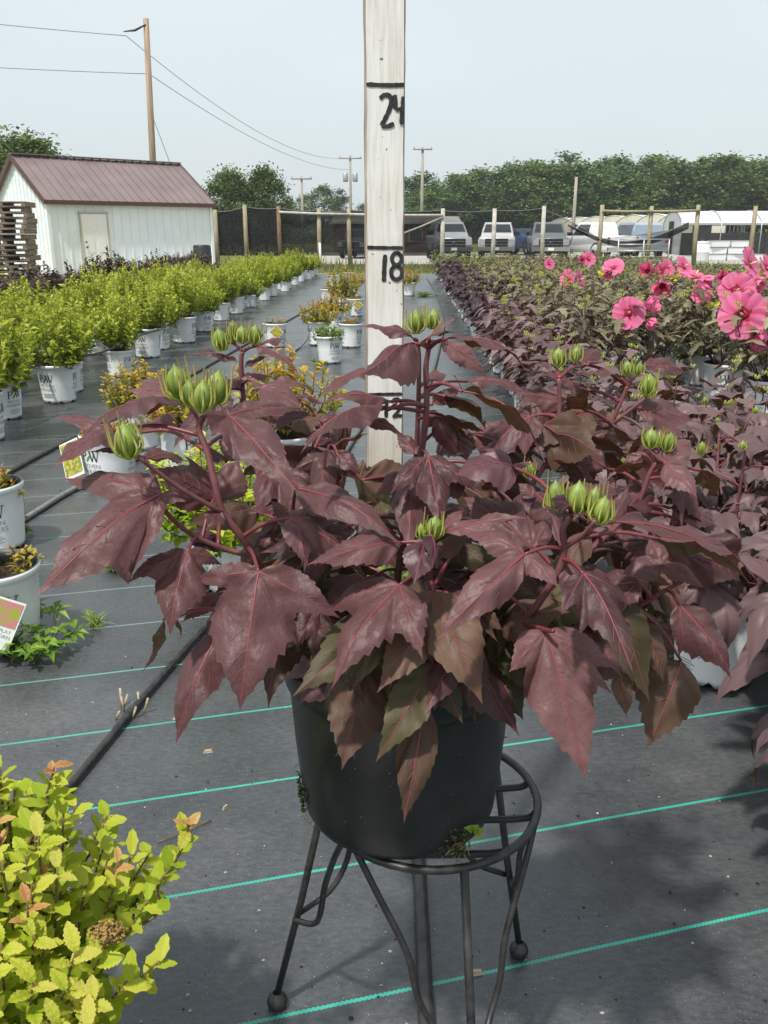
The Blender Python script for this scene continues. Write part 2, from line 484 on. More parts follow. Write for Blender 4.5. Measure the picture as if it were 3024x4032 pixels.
M['barrel'] = surf('black_barrel', (0.012, 0.013, 0.014), (0.035, 0.036, 0.038), 6, 0.45, 0.4, 0.1)
M['pallet'] = surf('pallet_wood', (0.10, 0.075, 0.055), (0.33, 0.27, 0.20), 7, 0.85, 0.15, 0.4, 0.004, stretch=(1, 1, 6))
M['post'] = surf('fence_post_wood', (0.21, 0.18, 0.115), (0.40, 0.35, 0.24), 5, 0.85, 0.15, 0.4, 0.01, stretch=(4, 4, 0.6))
M['post_brown'] = surf('fence_post_brown', (0.12, 0.075, 0.045), (0.26, 0.18, 0.12), 5, 0.85, 0.15, 0.4, 0.01, stretch=(4, 4, 0.6))
M['rail'] = surf('fence_rail', (0.36, 0.34, 0.30), (0.56, 0.54, 0.50), 5, 0.8, 0.2, 0.2)
M['pole'] = surf('utility_pole_wood', (0.22, 0.15, 0.10), (0.42, 0.32, 0.24), 2.0, 0.85, 0.15, 0.3, 0.01, stretch=(5, 5, 0.4))
M['pole_grey'] = surf('weathered_pole', (0.24, 0.22, 0.19), (0.40, 0.38, 0.34), 2.0, 0.85, 0.15, 0.3, 0.01, stretch=(5, 5, 0.4))
M['wire'] = plain('overhead_wire', (0.20, 0.22, 0.23), 0.5)
M['tree'] = leafmat('tree_leaf', [(0, (0.040, 0.078, 0.018)), (0.5, (0.100, 0.175, 0.042)), (1, (0.19, 0.28, 0.08))], None, 0.25, 0.6, 0.25)
M['tree2'] = leafmat('tree_leaf_light', [(0, (0.05, 0.08, 0.018)), (0.5, (0.115, 0.175, 0.040)), (1, (0.21, 0.27, 0.085))], None, 0.3, 0.6, 0.25)
M['bark'] = surf('tree_bark', (0.05, 0.04, 0.03), (0.13, 0.11, 0.085), 8, 0.9, 0.1, 0.6, 0.03)
M['brick'] = surf('red_brown_wall', (0.13, 0.055, 0.04), (0.20, 0.09, 0.065), 3, 0.85, 0.15, 0.2)
M['house_roof'] = surf('grey_shingle', (0.26, 0.25, 0.24), (0.38, 0.37, 0.36), 5, 0.9, 0.1, 0.3)
M['poly'] = surf('greenhouse_poly', (0.50, 0.53, 0.54), (0.62, 0.65, 0.66), 1.0, 0.35, 0.4, 0.1, 0.02)
M['gh_end'] = surf('greenhouse_end_wall', (0.52, 0.49, 0.38), (0.66, 0.64, 0.54), 1.5, 0.7, 0.2, 0.0)
M['shade'] = surf('black_shade_wall', (0.018, 0.019, 0.02), (0.05, 0.052, 0.055), 4, 0.8, 0.2, 0.1)
M['galv'] = plain('galvanised_pipe', (0.45, 0.46, 0.47), 0.4, 0.5, 0.6)
M['white_tank'] = plain('white_tank_plastic', (0.74, 0.75, 0.76), 0.45)
M['glass'] = plain('tinted_car_glass', (0.035, 0.045, 0.052), 0.08, 0.7, 0.0, 0.1, 2, 0)
M['tyre'] = plain('tyre_rubber', (0.018, 0.018, 0.018), 0.8)
M['lamp'] = plain('headlight_lens', (0.60, 0.62, 0.64), 0.12, 0.6, 0.2)
M['lamp_red'] = plain('tail_light_lens', (0.45, 0.03, 0.03), 0.2, 0.6)
M['grille'] = plain('dark_grille', (0.014, 0.014, 0.016), 0.5, 0.4, 0.0)
for k, c in (('white', (0.74, 0.75, 0.75)), ('cream', (0.70, 0.70, 0.67)), ('silver', (0.40, 0.43, 0.45)), ('steel', (0.20, 0.22, 0.235)), ('darkgrey', (0.07, 0.08, 0.09)), ('blue', (0.30, 0.36, 0.43)), ('navy', (0.03, 0.06, 0.14))):
    M['paint_' + k] = plain('car_paint_' + k, c, 0.3, 0.5, 0.0, 0.06, 3, 0)

def net_mat(lo, hi):
    m, n = newmat('black_netting')
    out = N_(n, 'ShaderNodeOutputMaterial')
    d = N_(n, 'ShaderNodeBsdfDiffuse'); d.inputs[0].default_value = (0.02, 0.021, 0.022, 1)
    t = N_(n, 'ShaderNodeBsdfTransparent')
    nz = noise(n, 1.2, 3, stretch=(0.4, 1, 3))
    r = ramp(n, nz.outputs[0], [(0.3, (lo, lo, lo)), (0.7, (hi, hi, hi))])
    ms = N_(n, 'ShaderNodeMixShader')
    n.links.new(r.outputs[0], ms.inputs[0]); n.links.new(t.outputs[0], ms.inputs[1]); n.links.new(d.outputs[0], ms.inputs[2])
    n.links.new(ms.outputs[0], out.inputs[0])
    return m
M['net'] = net_mat(.36, .58); M['net_dense'] = net_mat(.84, .95)

# ================================================================== SETTING
def sheet(name, x0, x1, y0, y1, z, mat):
    ys = [y0] + [v for v in (23.6, 24.8, 26, 27.2, 28.2) if y0 < v < y1] + [y1]
    mb = MB()
    for y in ys: mb.v += [(x0, y, z + zf(y)), (x1, y, z + zf(y))]
    for i in range(len(ys) - 1):
        mb.f.append((2 * i, 2 * i + 1, 2 * i + 3, 2 * i + 2)); mb.m.append(0); mb.t.append(.5)
    return tag(mb.build(name, mat), kind='structure')
sheet('ground', -700, 700, -60, 900, -0.06, M['grass'])
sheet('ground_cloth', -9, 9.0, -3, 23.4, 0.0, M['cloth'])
sheet('dry_verge', -30, 30, 23.45, 33, -0.045, M['dry'])
sheet('gravel_lane', -60, 60, 28.7, 31, -0.035, M['gravel'])
sheet('parking_lot', -6, 40, 42, 66, -0.04, M['gravel'])

def pipe(name, pts, r, mat, label, n=8):
    mb = MB(); mb.tube(catmull(pts, n), r, 8)
    return tag(mb.build(name, mat), label, 'pipe', 'irrigation pipes on the ground cloth')
pipe('irrigation_pipe', [(0.050, -1, .012), (0.058, .5, .012), (0.06, 1.1, .012), (0.075, 2.6, .012), (0.22, 5, .012), (0.5, 8, .012), (0.74, 11, .012), (0.92, 16, .012), (1.0, 21, .012)],
     0.0115, M['hose'], 'black poly pipe running straight under the plant stand', 10)
a = D(150, 1710); b = D(370, 1445)
dv = (b - a) / (b.y - a.y)
pipe('irrigation_pipe', [a - dv * 1.6 + V((-.02, 0, .011)), a - dv * .7 + V((0, 0, .011)), a + V((0, 0, .011)), b + V((0, 0, .011)), b + dv * 1.2 + V((.02, 0, .011)), b + dv * 3 + V((-.06, 0, .011)), b + dv * 6 + V((-.3, 0, .011))],
     0.0080, M['hose'], 'black poly pipe passing behind the yellow-green foreground shrub')
a = D(0, 1160); b = D(190, 1046); dv = (b - a) / (b.y - a.y)
pipe('irrigation_pipe', [a - dv * 2 + V((0, 0, .012)), a + V((0, 0, .012)), b + V((0, 0, .012)), b + dv * 1.5 + V((.12, 0, .012)), D(625, 766, .012), D(655, 742, .03), D(690, 695, .16), D(690, 685, .25)],
     0.0115, M['hose_grey'], 'grey-black pipe curving up into the middle row of pots')
a = D(0, 1036); b = D(115, 973)
pipe('irrigation_pipe', [a + (a - b) * 2 + V((0, 0, .012)), a + V((0, 0, .012)), b + V((0, 0, .012)), D(300, 873, .012), D(430, 800, .012), D(545, 735, .012), D(640, 682, .012), D(705, 648, .012), D(735, 618, .012)],
     0.0105, M['hose'], 'thin black pipe along the aisle by the green shrub row')
# drip line strung along the shrub row, pot to pot
pipe('drip_line', [(*OG(a, b).xy, c) for a, b, c in [(-2.62, 3.2, .235), (-2.36, 4.4, .24), (-2.12, 5.2, .26), (-2.02, 5.75, .235), (-1.95, 6.3, .27), (-1.95, 7.0, .25)]], 0.008, M['hose'],
     'black drip line hanging across the tops of the near white pots')

# ---- shed
def build_shed():
    al = R(43)
    sh = thing('shed', 'white steel-sided shed with brown metal roof behind the green shrubs', 'shed', (-10.5, 26.5, -0.05), al)
    L, W, H, RZ = 5.8, 4.2, 2.42, 1.32
    mb = MB()
    # walls (front along +x, gable side going +y)
    mb.add([(0, 0, 0), (L, 0, 0), (L, 0, H), (0, 0, H)], [(0, 1, 2, 3)])
    mb.add([(0, W, 0), (L, W, 0), (L, W, H), (0, W, H)], [(1, 0, 3, 2)])
    for x in (0, L):
        f = (0, 1, 2, 3, 4)
        mb.add([(x, 0, 0), (x, 0, H), (x, W / 2, H + RZ), (x, W, H), (x, W, 0)], [f if x == 0 else f[::-1]])
    mb.build('wall', M['siding'], sh, smooth=False)
    n = 19
    def rib(c, sz):
        q = MB(); q.box(c, sz); q.build('siding_rib', M['siding'], sh, smooth=False)
    for i in range(n + 1):
        x = L * i / n
        if 0.95 < x < 1.95: rib((x, -0.011, (H + 2.06) / 2), (0.035, 0.02, H - 2.06))
        else: rib((x, -0.011, H / 2), (0.035, 0.02, H))
    for i in range(1, 15):
        y = W * i / 15
        h = H + RZ * (1 - abs(y - W / 2) / (W / 2)) - 0.03
        rib((-0.011, y, h / 2), (0.02, 0.035, h))
    tr = MB()
    tr.box((-0.02, -0.02, H / 2), (0.10, 0.10, H)); tr.build('corner_trim', M['siding'], sh, smooth=False)
    tr = MB(); tr.box((L + 0.02, -0.02, H / 2), (0.10, 0.10, H)); tr.build('corner_trim', M['siding'], sh, smooth=False)
    ov, oe = 0.16, 0.14
    sl = RZ / (W / 2)
    for side in (0, 1):
        ro = MB()
        y0, z0 = -ov, H - ov * sl + 0.05
        y1, z1 = W / 2, H + RZ + 0.05
        if side: y0, y1 = W + ov, W / 2
        th = 0.05
        vs = [(-oe, y0, z0), (L + oe, y0, z0), (L + oe, y1, z1), (-oe, y1, z1)]
        vs += [(x, y, z - th) for x, y, z in vs]
        ro.add(vs, [(0, 1, 2, 3), (7, 6, 5, 4), (0, 4, 5, 1), (1, 5, 6, 2), (2, 6, 7, 3), (3, 7, 4, 0)])
        pan = ro.build('roof', M['roof'], sh, smooth=False)
        for i in range(21):
            x = -oe + 0.03 + (L + 2 * oe - 0.06) * i / 20
            rr = MB(); rr.beam((x, y0, z0 + 0.012), (x, y1, z1 + 0.012), 0.035, 0.03, up=V((0, -sl if side == 0 else sl, 1)).normalized())
            rr.build('roof_rib', M['roof'], pan, smooth=False)
    rc = MB(); rc.box((L / 2, W / 2, H + RZ + 0.085), (L + 2 * oe + 0.02, 0.32, 0.03))
    rc.build('ridge_cap', M['roof'], sh, smooth=False)
    for x in (-oe - 0.012, L + oe + 0.012):
        for side in (0, 1):
            e = MB()
            e.beam((x, -ov if side == 0 else W + ov, H - ov * sl + 0.0), (x, W / 2, H + RZ + 0.0), 0.03, 0.17)
            e.build('bargeboard', M['roof_trim'], sh, smooth=False)
    e = MB(); e.box((L / 2, -ov - 0.018, H - ov * sl + 0.0), (L + 2 * oe + 0.06, 0.03, 0.13)); e.build('fascia', M['roof_trim'], sh, smooth=False)
    # door
    d = MB(); d.box((1.45, -0.03, 1.0), (0.86, 0.05, 1.98))
    for cx in (1.25, 1.65):
        for cz, hh in ((0.42, 0.5), (1.06, 0.5), (1.68, 0.28)):
            d.box((cx, -0.058, cz), (0.26, 0.012, hh))
    do = d.build('door', M['door_white'], sh, smooth=False)
    h = MB(); h.lathe([(0.0, 0.06), (0.03, 0.055), (0.034, 0.03), (0.015, 0.02), (0.012, 0.0)], (1.12, -0.055, 0.98), 12, axis=(0, -1, 0))
    h.build('handle', M['black_plastic'], do)
    h = MB(); h.lathe([(0.0, 0.03), (0.025, 0.028), (0.028, 0.0)], (1.12, -0.055, 1.14), 12, axis=(0, -1, 0)); h.build('deadbolt', M['black_plastic'], do)
    fr = MB()
    for x in (0.99, 1.91): fr.box((x, -0.035, 1.02), (0.04, 0.07, 2.04))
    fr.box((1.45, -0.036, 2.03), (1.0, 0.066, 0.05))
    fr.build('door_frame', M['frame_tan'], sh, smooth=False)
    c = MB(); c.tube(catmull([(-0.03, 1.4, .25), (-0.05, 1.9, .32), (-0.04, 2.3, .45), (-0.03, 2.45, .62), (-0.03, 2.3, .62)], 6), 0.012, 6); c.build('cable', M['wire'], sh)
build_shed()

# ---- barrel
bq = D(463, 583)
bq = V((-5.0, 23.0, -0.05))
t = thing('barrel', 'black plastic barrel standing by the right end of the shed', 'barrel', bq)
mb = MB(); mb.lathe([(0.0, 0), (0.22, 0), (0.235, .03), (0.245, .25), (0.25, .27), (0.245, .29), (0.25, .5), (0.256, .52), (0.25, .54), (0.235, .8), (0.22, .83), (0.2, .84), (0.2, .82), (0, .82)], seg=28); mb.build('body', M['barrel'], t)
mb = MB(); mb.lathe([(0, .845), (.03, .845), (.035, .82)], (0.11, 0.02, 0), 12); mb.build('cap', M['black_plastic'], t)

# ---- pallet stack (every pallet is a thing)
def pallet_meshes():
    out = []
    for s in range(3):
        rng = random.Random(40 + s)
        planks, blocks = [], []
        for i in range(7):
            planks.append(((-0.5 + i * 1.0 / 6, 0, 0.118), (0.09, 1.2, 0.018)))
        for y in (-.55, 0, .55):
            blocks.append(((0, y, 0.06), (1.1, 0.045, 0.088)))
        for i in range(3):
            planks.append(((-0.5 + i * 0.5, 0, 0.008), (0.09, 1.2, 0.016)))
        out.append((planks, blocks))
    return out
PM = {}
def pallet(loc, rz, label, group=None):
    t = thing('pallet', label, 'pallet', loc, rz, group)
    for j, (c, s) in enumerate([((-0.5 + i / 6, 0, 0.116), (0.13, 1.2, 0.026)) for i in range(7)] + [((-0.5 + i * .25, 0, 0.012), (0.12, 1.2, 0.024)) for i in range(5)]):
        key = ('p', s)
        if key not in PM:
            mb = MB(); mb.box((0, 0, 0), s); PM[key] = mb.mesh('plank', M['pallet'], False)
        link('plank', PM[key], t, c)
    for y in (-.55, 0, .55):
        if 's' not in PM:
            mb = MB(); mb.box((0, 0, 0), (1.12, 0.10, 0.080)); PM['s'] = mb.mesh('stringer', M['pallet'], False)
        link('stringer', PM['s'], t, (0, y, 0.0635))
rng = random.Random(5)
for i in range(14):
    pallet((-10.02 + rng.uniform(-.05, .05), 22.4 + rng.uniform(-.05, .05), -0.05 + i * 0.134), R(100) + rng.uniform(-.10, .10),
           'grey weathered wooden pallet, %s from the bottom of the tall stack by the shed' % ordinal(i), 'stacked pallets by the shed')
for i in range(3):
    pallet((9.3 + i * 0.25 + rng.uniform(-.1, .1), 29.6 + rng.uniform(-.1, .1), -0.05 + i * 0.132), R(80) + rng.uniform(-.15, .15),
           'wooden pallet lying in the low pile before the fence, %s from the bottom' % ordinal(i), 'low pallet pile at the fence')

# ---- fence
FY = 39.6
def fx(xd): return (xd - 829.5) / 1883 * (FY * 0.952 + 0.32)
fence = thing('net_fence', 'wooden post fence hung with black netting before the parked trucks', 'fence', (0, FY, -0.41), survey=False)
posts = [(470, 2.05, 0), (534, 2.25, 0), (607, 2.2, 1), (689, 2.1, 0), (757, 2.1, 0), (955, 2.1, 2), (1063, 2.1, 2), (1172, 2.2, 2), (1293, 2.25, 0), (1398, 2.2, 0), (1500, 2.25, 0), (1620, 2.2, 0)]
rng = random.Random(9)
for xd, h, k in posts:
    h += .30
    mb = MB(); dx = rng.uniform(-.05, .05)
    mb.tube([(fx(xd), 0, -0.1), (fx(xd) + dx, 0, h * .5), (fx(xd) + dx, 0, h)], [0.105, 0.098, 0.088], 10)
    mb.build('post', M['post_brown'] if k == 1 else (M['post'] if k == 0 else M['rail']), fence)
def rail(a, za, b, zb, m='rail', r=0.055):
    mb = MB(); mb.tube([(fx(a), -0.12, za), ((fx(a) + fx(b)) / 2, -0.12, (za + zb) / 2 - .02), (fx(b), -0.12, zb)], r, 8); mb.build('rail', M[m], fence)
rail(607, 2.25, 757, 2.16); rail(757, 2.16, 955, 2.12); rail(1293, 2.3, 1398, 2.28, 'post'); rail(1398, 2.28, 1500, 2.32, 'post')
rail(860, 1.3, 955, 2.05, 'pole_grey', 0.04)
def net(x0, x1, top, bot, name='netting', sag=0.06, y=0.09):
    mb = MB(); n = 14; rows = 6
    for i in range(n + 1):
        u = i / n
        xx = fx(x0) + (fx(x1) - fx(x0)) * u
        zt = top(u) - sag * math.sin(u * math.pi); zb = bot(u)
        for j in range(rows + 1):
            w = j / rows
            mb.v.append((xx, y + 0.05 * math.sin(u * 9 + w * 5), zb + (zt - zb) * w))
    for i in range(n):
        for j in range(rows):
            a = i * (rows + 1) + j
            mb.f.append((a, a + rows + 1, a + rows + 2, a + 1)); mb.m.append(0); mb.t.append(0.5)
    mb.build(name, M['net_dense' if x1 <= 960 or name != 'netting' else 'net'], fence)
    hb = MB(); hb.tube([(fx(x0) + (fx(x1) - fx(x0)) * i / n, y, top(i / n) - sag * math.sin(i / n * math.pi)) for i in range(n + 1)], 0.012, 6)
    hb.build('top_cord', M['wire'], fence)
for (a, ha, _), (b, hb, _) in zip(posts[:-1], posts[1:]):
    if a >= 1172: continue
    net(a, b, lambda u, p=ha, q=hb: (p + (q - p) * u) + 0.22, lambda u: 0.45)
net(1172, 1293, lambda u: 2.3 - 1.15 * u ** 1.5, lambda u: 0.8 + 0.15 * u)
net(1293, 1500, lambda u: 1.15 + 0.15 * math.sin(u * 3) + 0.55 * u ** 2, lambda u: 0.9 - 0.5 * u)
net(1222, 1480, lambda u: 1.75 - 0.75 * math.sin(u * math.pi) + 0.1 * u, lambda u: 1.68 - 0.82 * math.sin(u * math.pi) - 0.12 * u, 'sagging_netting', 0.0, -0.05)
# white marker stake
mb = MB(); mb.tube([(-2.68, 38.5, -0.41), (-2.72, 38.5, .6)], 0.05, 8); tag(mb.build('marker_stake', M['white_tank']), 'short white plastic pipe stake standing before the fence', 'stake')

# ---- poles and wires
def upole(label, x, y, h, r, mat, lean=0, arm=None, trans=False):
    t = thing('utility_pole', label, 'utility pole', (x, y, -0.05))
    mb = MB(); mb.tube([(0, 0, 0), (lean * .5, 0, h * .5), (lean, 0, h)], [r, r * .85, r * .7], 12); mb.build('shaft', mat, t)
    if arm:
        mb = MB(); mb.box((lean, -r, h - arm[1]), (arm[0], .1, .12)); mb.build('crossarm', mat, t)
        for i in (-1, 0, 1):
            mb = MB(); mb.lathe([(.03, 0), (.05, .05), (.03, .09), (.045, .12), (0, .16)], (lean + i * arm[0] * .45, -r, h - arm[1] + .06), 8); mb.build('insulator', M['pole_grey'], t)
    if trans:
        for s in (-1, 1):
            mb = MB(); mb.lathe([(0, 0), (.25, .02), (.28, .1), (.28, .8), (.2, .9), (0, .92)], (lean + s * .5, -.1, h - 2.6), 12); mb.build('transformer', M['galv'], t)
    return t
POLE1 = (-10.85, 40.0)
t = upole('tall brown wooden utility pole rising behind the shed roof', -10.85, 40, 10.3, 0.17, M['pole'], 0.30)
mb = MB(); mb.tube([(.30, -.1, 10.05), (-.15, -.25, 9.8), (-.62, -.4, 9.72)], [.03, .05, .02], 8); mb.build('insulator_strut', M['black_plastic'], t)
t2 = upole('distant grey utility pole with two transformers near the measuring stick', -3.6, 92, 9.0, 0.16, M['pole_grey'], 0, (2.4, .3), True)
t3 = upole('grey utility pole with crossarm right of the measuring stick', 3.3, 74, 8.1, 0.16, M['pole_grey'], 0, (1.6, .1))
t4 = upole('short bare grey pole standing behind the dark grey truck', 13.0, 58, 4.9, 0.13, M['pole_grey'])
t5 = upole('pale light pole with wide crossbar behind the fence left of the stick', -7.2, 75, 5.8, 0.13, M['pole_grey'], 0, (1.8, .05))
def wire(a, b, sag, label):
    a, b = V(a), V(b); a.y *= 1.095; b.y *= 1.095; pts = []
    for i in range(25):
        u = i / 24; p = a.lerp(b, u); p.z -= sag * 4 * u * (1 - u); pts.append(p)
    mb = MB(); mb.tube(pts, 0.016, 5); tag(mb.build('overhead_wire', M['wire']), label, 'wire', 'overhead power wires')
hp = V((-10.85 - .62, 39.6, 9.33)); lp = V((-10.65, 39.9, 7.85))
wire(hp, (-36, 36, 11.6), .3, 'upper wire leaving the pole top towards the left edge')
wire(lp, (-36, 36.5, 9.0), .25, 'lower wire leaving the pole towards the left edge')
wire(hp, (-3.9, 92, 8.6), 1.6, 'upper wire sagging from the pole to the far transformer pole')
wire(lp, (-3.4, 92, 7.4), 1.1, 'lower wire sagging from the pole to the far transformer pole')
wire((-10.7, 40, 6.2), (-8.9, 40.6, 0), -.1, 'faint guy wire dropping from the pole behind the shed')

# ---- house behind the fence
t = thing('low_building', 'low red-brown building with pale roof edge behind the fence', 'building', (0.9, 62, -0.05))
mb = MB(); mb.box((0, 3, 1.05), (9.0, 6, 2.1)); mb.build('wall', M['brick'], t, smooth=False)
mb = MB()
mb.add([(-4.7, -.3, 2.08), (4.7, -.3, 2.08), (4.7, 3, 2.55), (-4.7, 3, 2.55), (-4.7, 6.3, 2.08), (4.7, 6.3, 2.08)], [(0, 1, 2, 3), (3, 2, 5, 4), (0, 3, 4), (1, 5, 2)])
mb.build('roof', M['house_roof'], t, smooth=False)
mb = MB(); mb.box((0, -.32, 2.05), (9.4, .05, .14)); mb.build('fascia', M['rail'], t, smooth=False)
for x in (-3.2, -1.2, 1.4, 3.3):
    mb = MB(); mb.box((x, -.03, 1.2), (1.0, .08, .9)); w = mb.build('window', M['rail'], t, smooth=False)
    mb = MB(); mb.box((x, -.08, 1.2), (.86, .03, .76)); mb.build('pane', M['glass'], w, smooth=False)

# ---- trucks
def vehicle(label, x, y, rz, paint, kind='pickup', cat='truck', scale=1.0):
    """front of the vehicle points to -Y at rz = 0"""
    t = thing('parked_truck' if cat == 'truck' else 'parked_car', label, cat, (x, y, -0.04), rz, 'vehicles parked behind the fence', scale)
    W = 1.98
    def loft(secs, closed_ends=True):
        """secs: list of (y, [(halfwidth, z) from bottom to top])"""
        mb = MB(); n = len(secs[0][1])
        for yy, prof in secs:
            for hw, z in prof: mb.v.append((hw, yy, z))
            for hw, z in reversed(prof): mb.v.append((-hw, yy, z))
        m = 2 * n
        for i in range(len(secs) - 1):
            for k in range(m):
                k2 = (k + 1) % m
                mb.f.append((i * m + k, i * m + k2, (i + 1) * m + k2, (i + 1) * m + k)); mb.m.append(0); mb.t.append(.5)
        mb.f.append(tuple(reversed(range(m)))); mb.m.append(0); mb.t.append(.5)
        mb.f.append(tuple((len(secs) - 1) * m + k for k in range(m))); mb.m.append(0); mb.t.append(.5)
        return mb
    hood = 1.16 if kind != 'van' else 1.20
    lo = 0.42
    def pr(hw, z0, z1, crown=.05):
        return [(hw - .06, z0), (hw, z0 + .12), (hw, z1 - .16), (hw - .05, z1 - .04), (hw - .22, z1), (0.001, z1 + crown)]
    L0 = -2.75 if kind != 'van' else -2.3
    bed = 2.75
    body = loft([(L0, pr(.93, lo + .1, hood - .06, .02)), (L0 + .18, pr(.985, lo, hood, .04)), (-1.05, pr(.99, lo, hood + .06, .04)), (1.0, pr(.99, lo, hood + .08, .0)), (bed - .1, pr(.98, lo, hood + .08, .0)), (bed, pr(.95, lo + .08, hood + .04, .0))])
    bo = body.build('body', paint, t)
    top = 1.93 if kind != 'car' else 1.62
    ce = 1.05 if kind == 'pickup' else 2.3
    cs = -1.15 if kind != 'van' else -1.35
    cab = loft([(cs, [(.90, hood), (.90, hood + .02), (.89, hood + .04)]), (cs + .72, [(.90, hood), (.84, hood + .42), (.70, top - .03)]), (cs + 1.0, [(.90, hood), (.84, hood + .42), (.72, top + .01)]), (ce - .25, [(.90, hood), (.84, hood + .42), (.72, top)]), (ce, [(.88, hood), (.83, hood + .3), (.70, top - .14)])])
    cab.build('cab', paint, t, smooth=False)
    # windscreen
    mb = MB()
    z0, z1 = hood + .10, top - .10
    f0 = (z0 - hood) / (top - hood); f1 = (z1 - hood) / (top - hood)
    ya, yb = cs + .72 * f0 - .015, cs + .72 * f1 - .035
    mb.add([(-.80, ya, z0), (.80, ya, z0), (.66, yb, z1), (-.66, yb, z1)], [(0, 1, 2, 3)]); mb.add([(-.80, ya + .05, z0), (.80, ya + .05, z0), (.66, yb + .05, z1), (-.66, yb + .05, z1)], [(3, 2, 1, 0)])
    mb.build('windscreen', M['glass'], t, smooth=False)
    for s in (-1, 1):
        mb = MB()
        xs = lambda z: s * (.90 - (z - hood) / .42 * .06 + .012) if z < hood + .42 else s * (.84 - (z - hood - .42) / (top - hood - .42) * .12 + .012)
        zs = [hood + .10, hood + .42, top - .12]
        ys0 = [cs + .42, cs + .75, cs + .92]; ys1 = ce - .22
        vs = []
        for z, yq in zip(zs, ys0): vs += [(xs(z), yq, z), (xs(z), ys1, z)]
        fs = [(0, 1, 3, 2), (2, 3, 5, 4)]
        mb.add(vs, fs if s < 0 else [f[::-1] for f in fs]); mb.build('side_window', M['glass'], t, smooth=False)
        mb = MB(); mb.box((s * 1.10, cs + .55, hood + .16), (.20, .09, .17)); mb.build('mirror', M['black_plastic'], t, smooth=False)
        mb = MB(); mb.box((s * .77, L0 - .005, .92), (.30, .08, .28)); mb.build('headlight', M['lamp'], t, smooth=False)
        mb = MB(); mb.box((s * .88, bed + .0, 1.0), (.12, .05, .35)); mb.build('tail_light', M['lamp_red'], t, smooth=False)
        for yy in (-1.75 if kind != 'van' else -1.45, 1.75):
            mb = MB(); mb.lathe([(.20, -.12), (.36, -.12), (.39, -.07), (.39, .07), (.36, .12), (.20, .12)], (s * .86, yy, .39), 20, axis=(1, 0, 0)); w = mb.build('wheel', M['tyre'], t)
            mb = MB(); mb.lathe([(0, .10), (.06, .11), (.18, .07), (.21, .12), (.21, -.12), (0, -.1)], (s * .86, yy, .39), 16, axis=(s, 0, 0)); mb.build('rim', M['chrome'], w)
            mb = MB(); mb.tube([(s * .985, yy + .46 * math.cos(a), .40 + .46 * math.sin(a)) for a in [R(10 + i * 16) for i in range(11)]], .035, 6); mb.build('wheel_arch', M['black_plastic'], t)
    g = MB(); g.box((0, L0 - .01, .88), (1.20, .06, .42)); gr = g.build('grille', M['grille'], t, smooth=False)
    for z in (.80, .96):
        mb = MB(); mb.box((0, L0 - .05, z), (1.16, .03, .028)); mb.build('grille_bar', M['chrome'], gr, smooth=False)
    mb = MB(); mb.lathe([(0, .03), (.09, .02), (.1, 0)], (0, L0 - .05, .88), 16, axis=(0, -1, 0)); mb.build('badge', M['paint_navy'], gr)
    mb = MB(); mb.box((0, L0 - .08, .58), (1.96, .2, .2)); mb.build('bumper', M['chrome'] if kind == 'pickup' else M['paint_darkgrey'], t, smooth=False)
    mb = MB(); mb.box((0, L0 - .02, .42), (1.7, .2, .14)); mb.build('air_dam', M['black_plastic'], t, smooth=False)
    mb = MB(); mb.box((0, bed + .06, .58), (1.9, .16, .18)); mb.build('rear_bumper', M['chrome'], t, smooth=False)
    if kind != 'car':
        mb = MB(); mb.box((0, L0 - .19, .58), (.30, .02, .14)); mb.build('number_plate', M['paint_white'], t, smooth=False)
    return t
def vx(xd, Y): return (xd - 829.5) / 1720 * (Y * .943 + .35)
vehicle('silver full-size van facing the fence, leftmost of the parked row', vx(976, 44), 46.5, R(3), M['paint_silver'], 'van')
vehicle('white pickup truck facing the fence beside the silver van', vx(1087, 45.5), 48, R(-8), M['paint_white'])
vehicle('dark grey pickup truck facing the fence, third in the row', vx(1203, 44), 46.8, R(-6), M['paint_steel'])
vehicle('white pickup truck parked with its tail to the fence', vx(1306, 44.5), 47, R(200), M['paint_white'])
vehicle('pale blue sport utility behind the sagging netting', vx(1400, 46), 49, R(185), M['paint_blue'], 'suv', 'car')
vehicle('dark blue car between the white and dark grey trucks', vx(1140, 53), 55.5, R(30), M['paint_navy'], 'car', 'car')
vehicle('dark grey car half hidden left of the measuring stick', vx(776, 47), 49.5, R(-12), M['paint_darkgrey'], 'suv', 'car', .82)

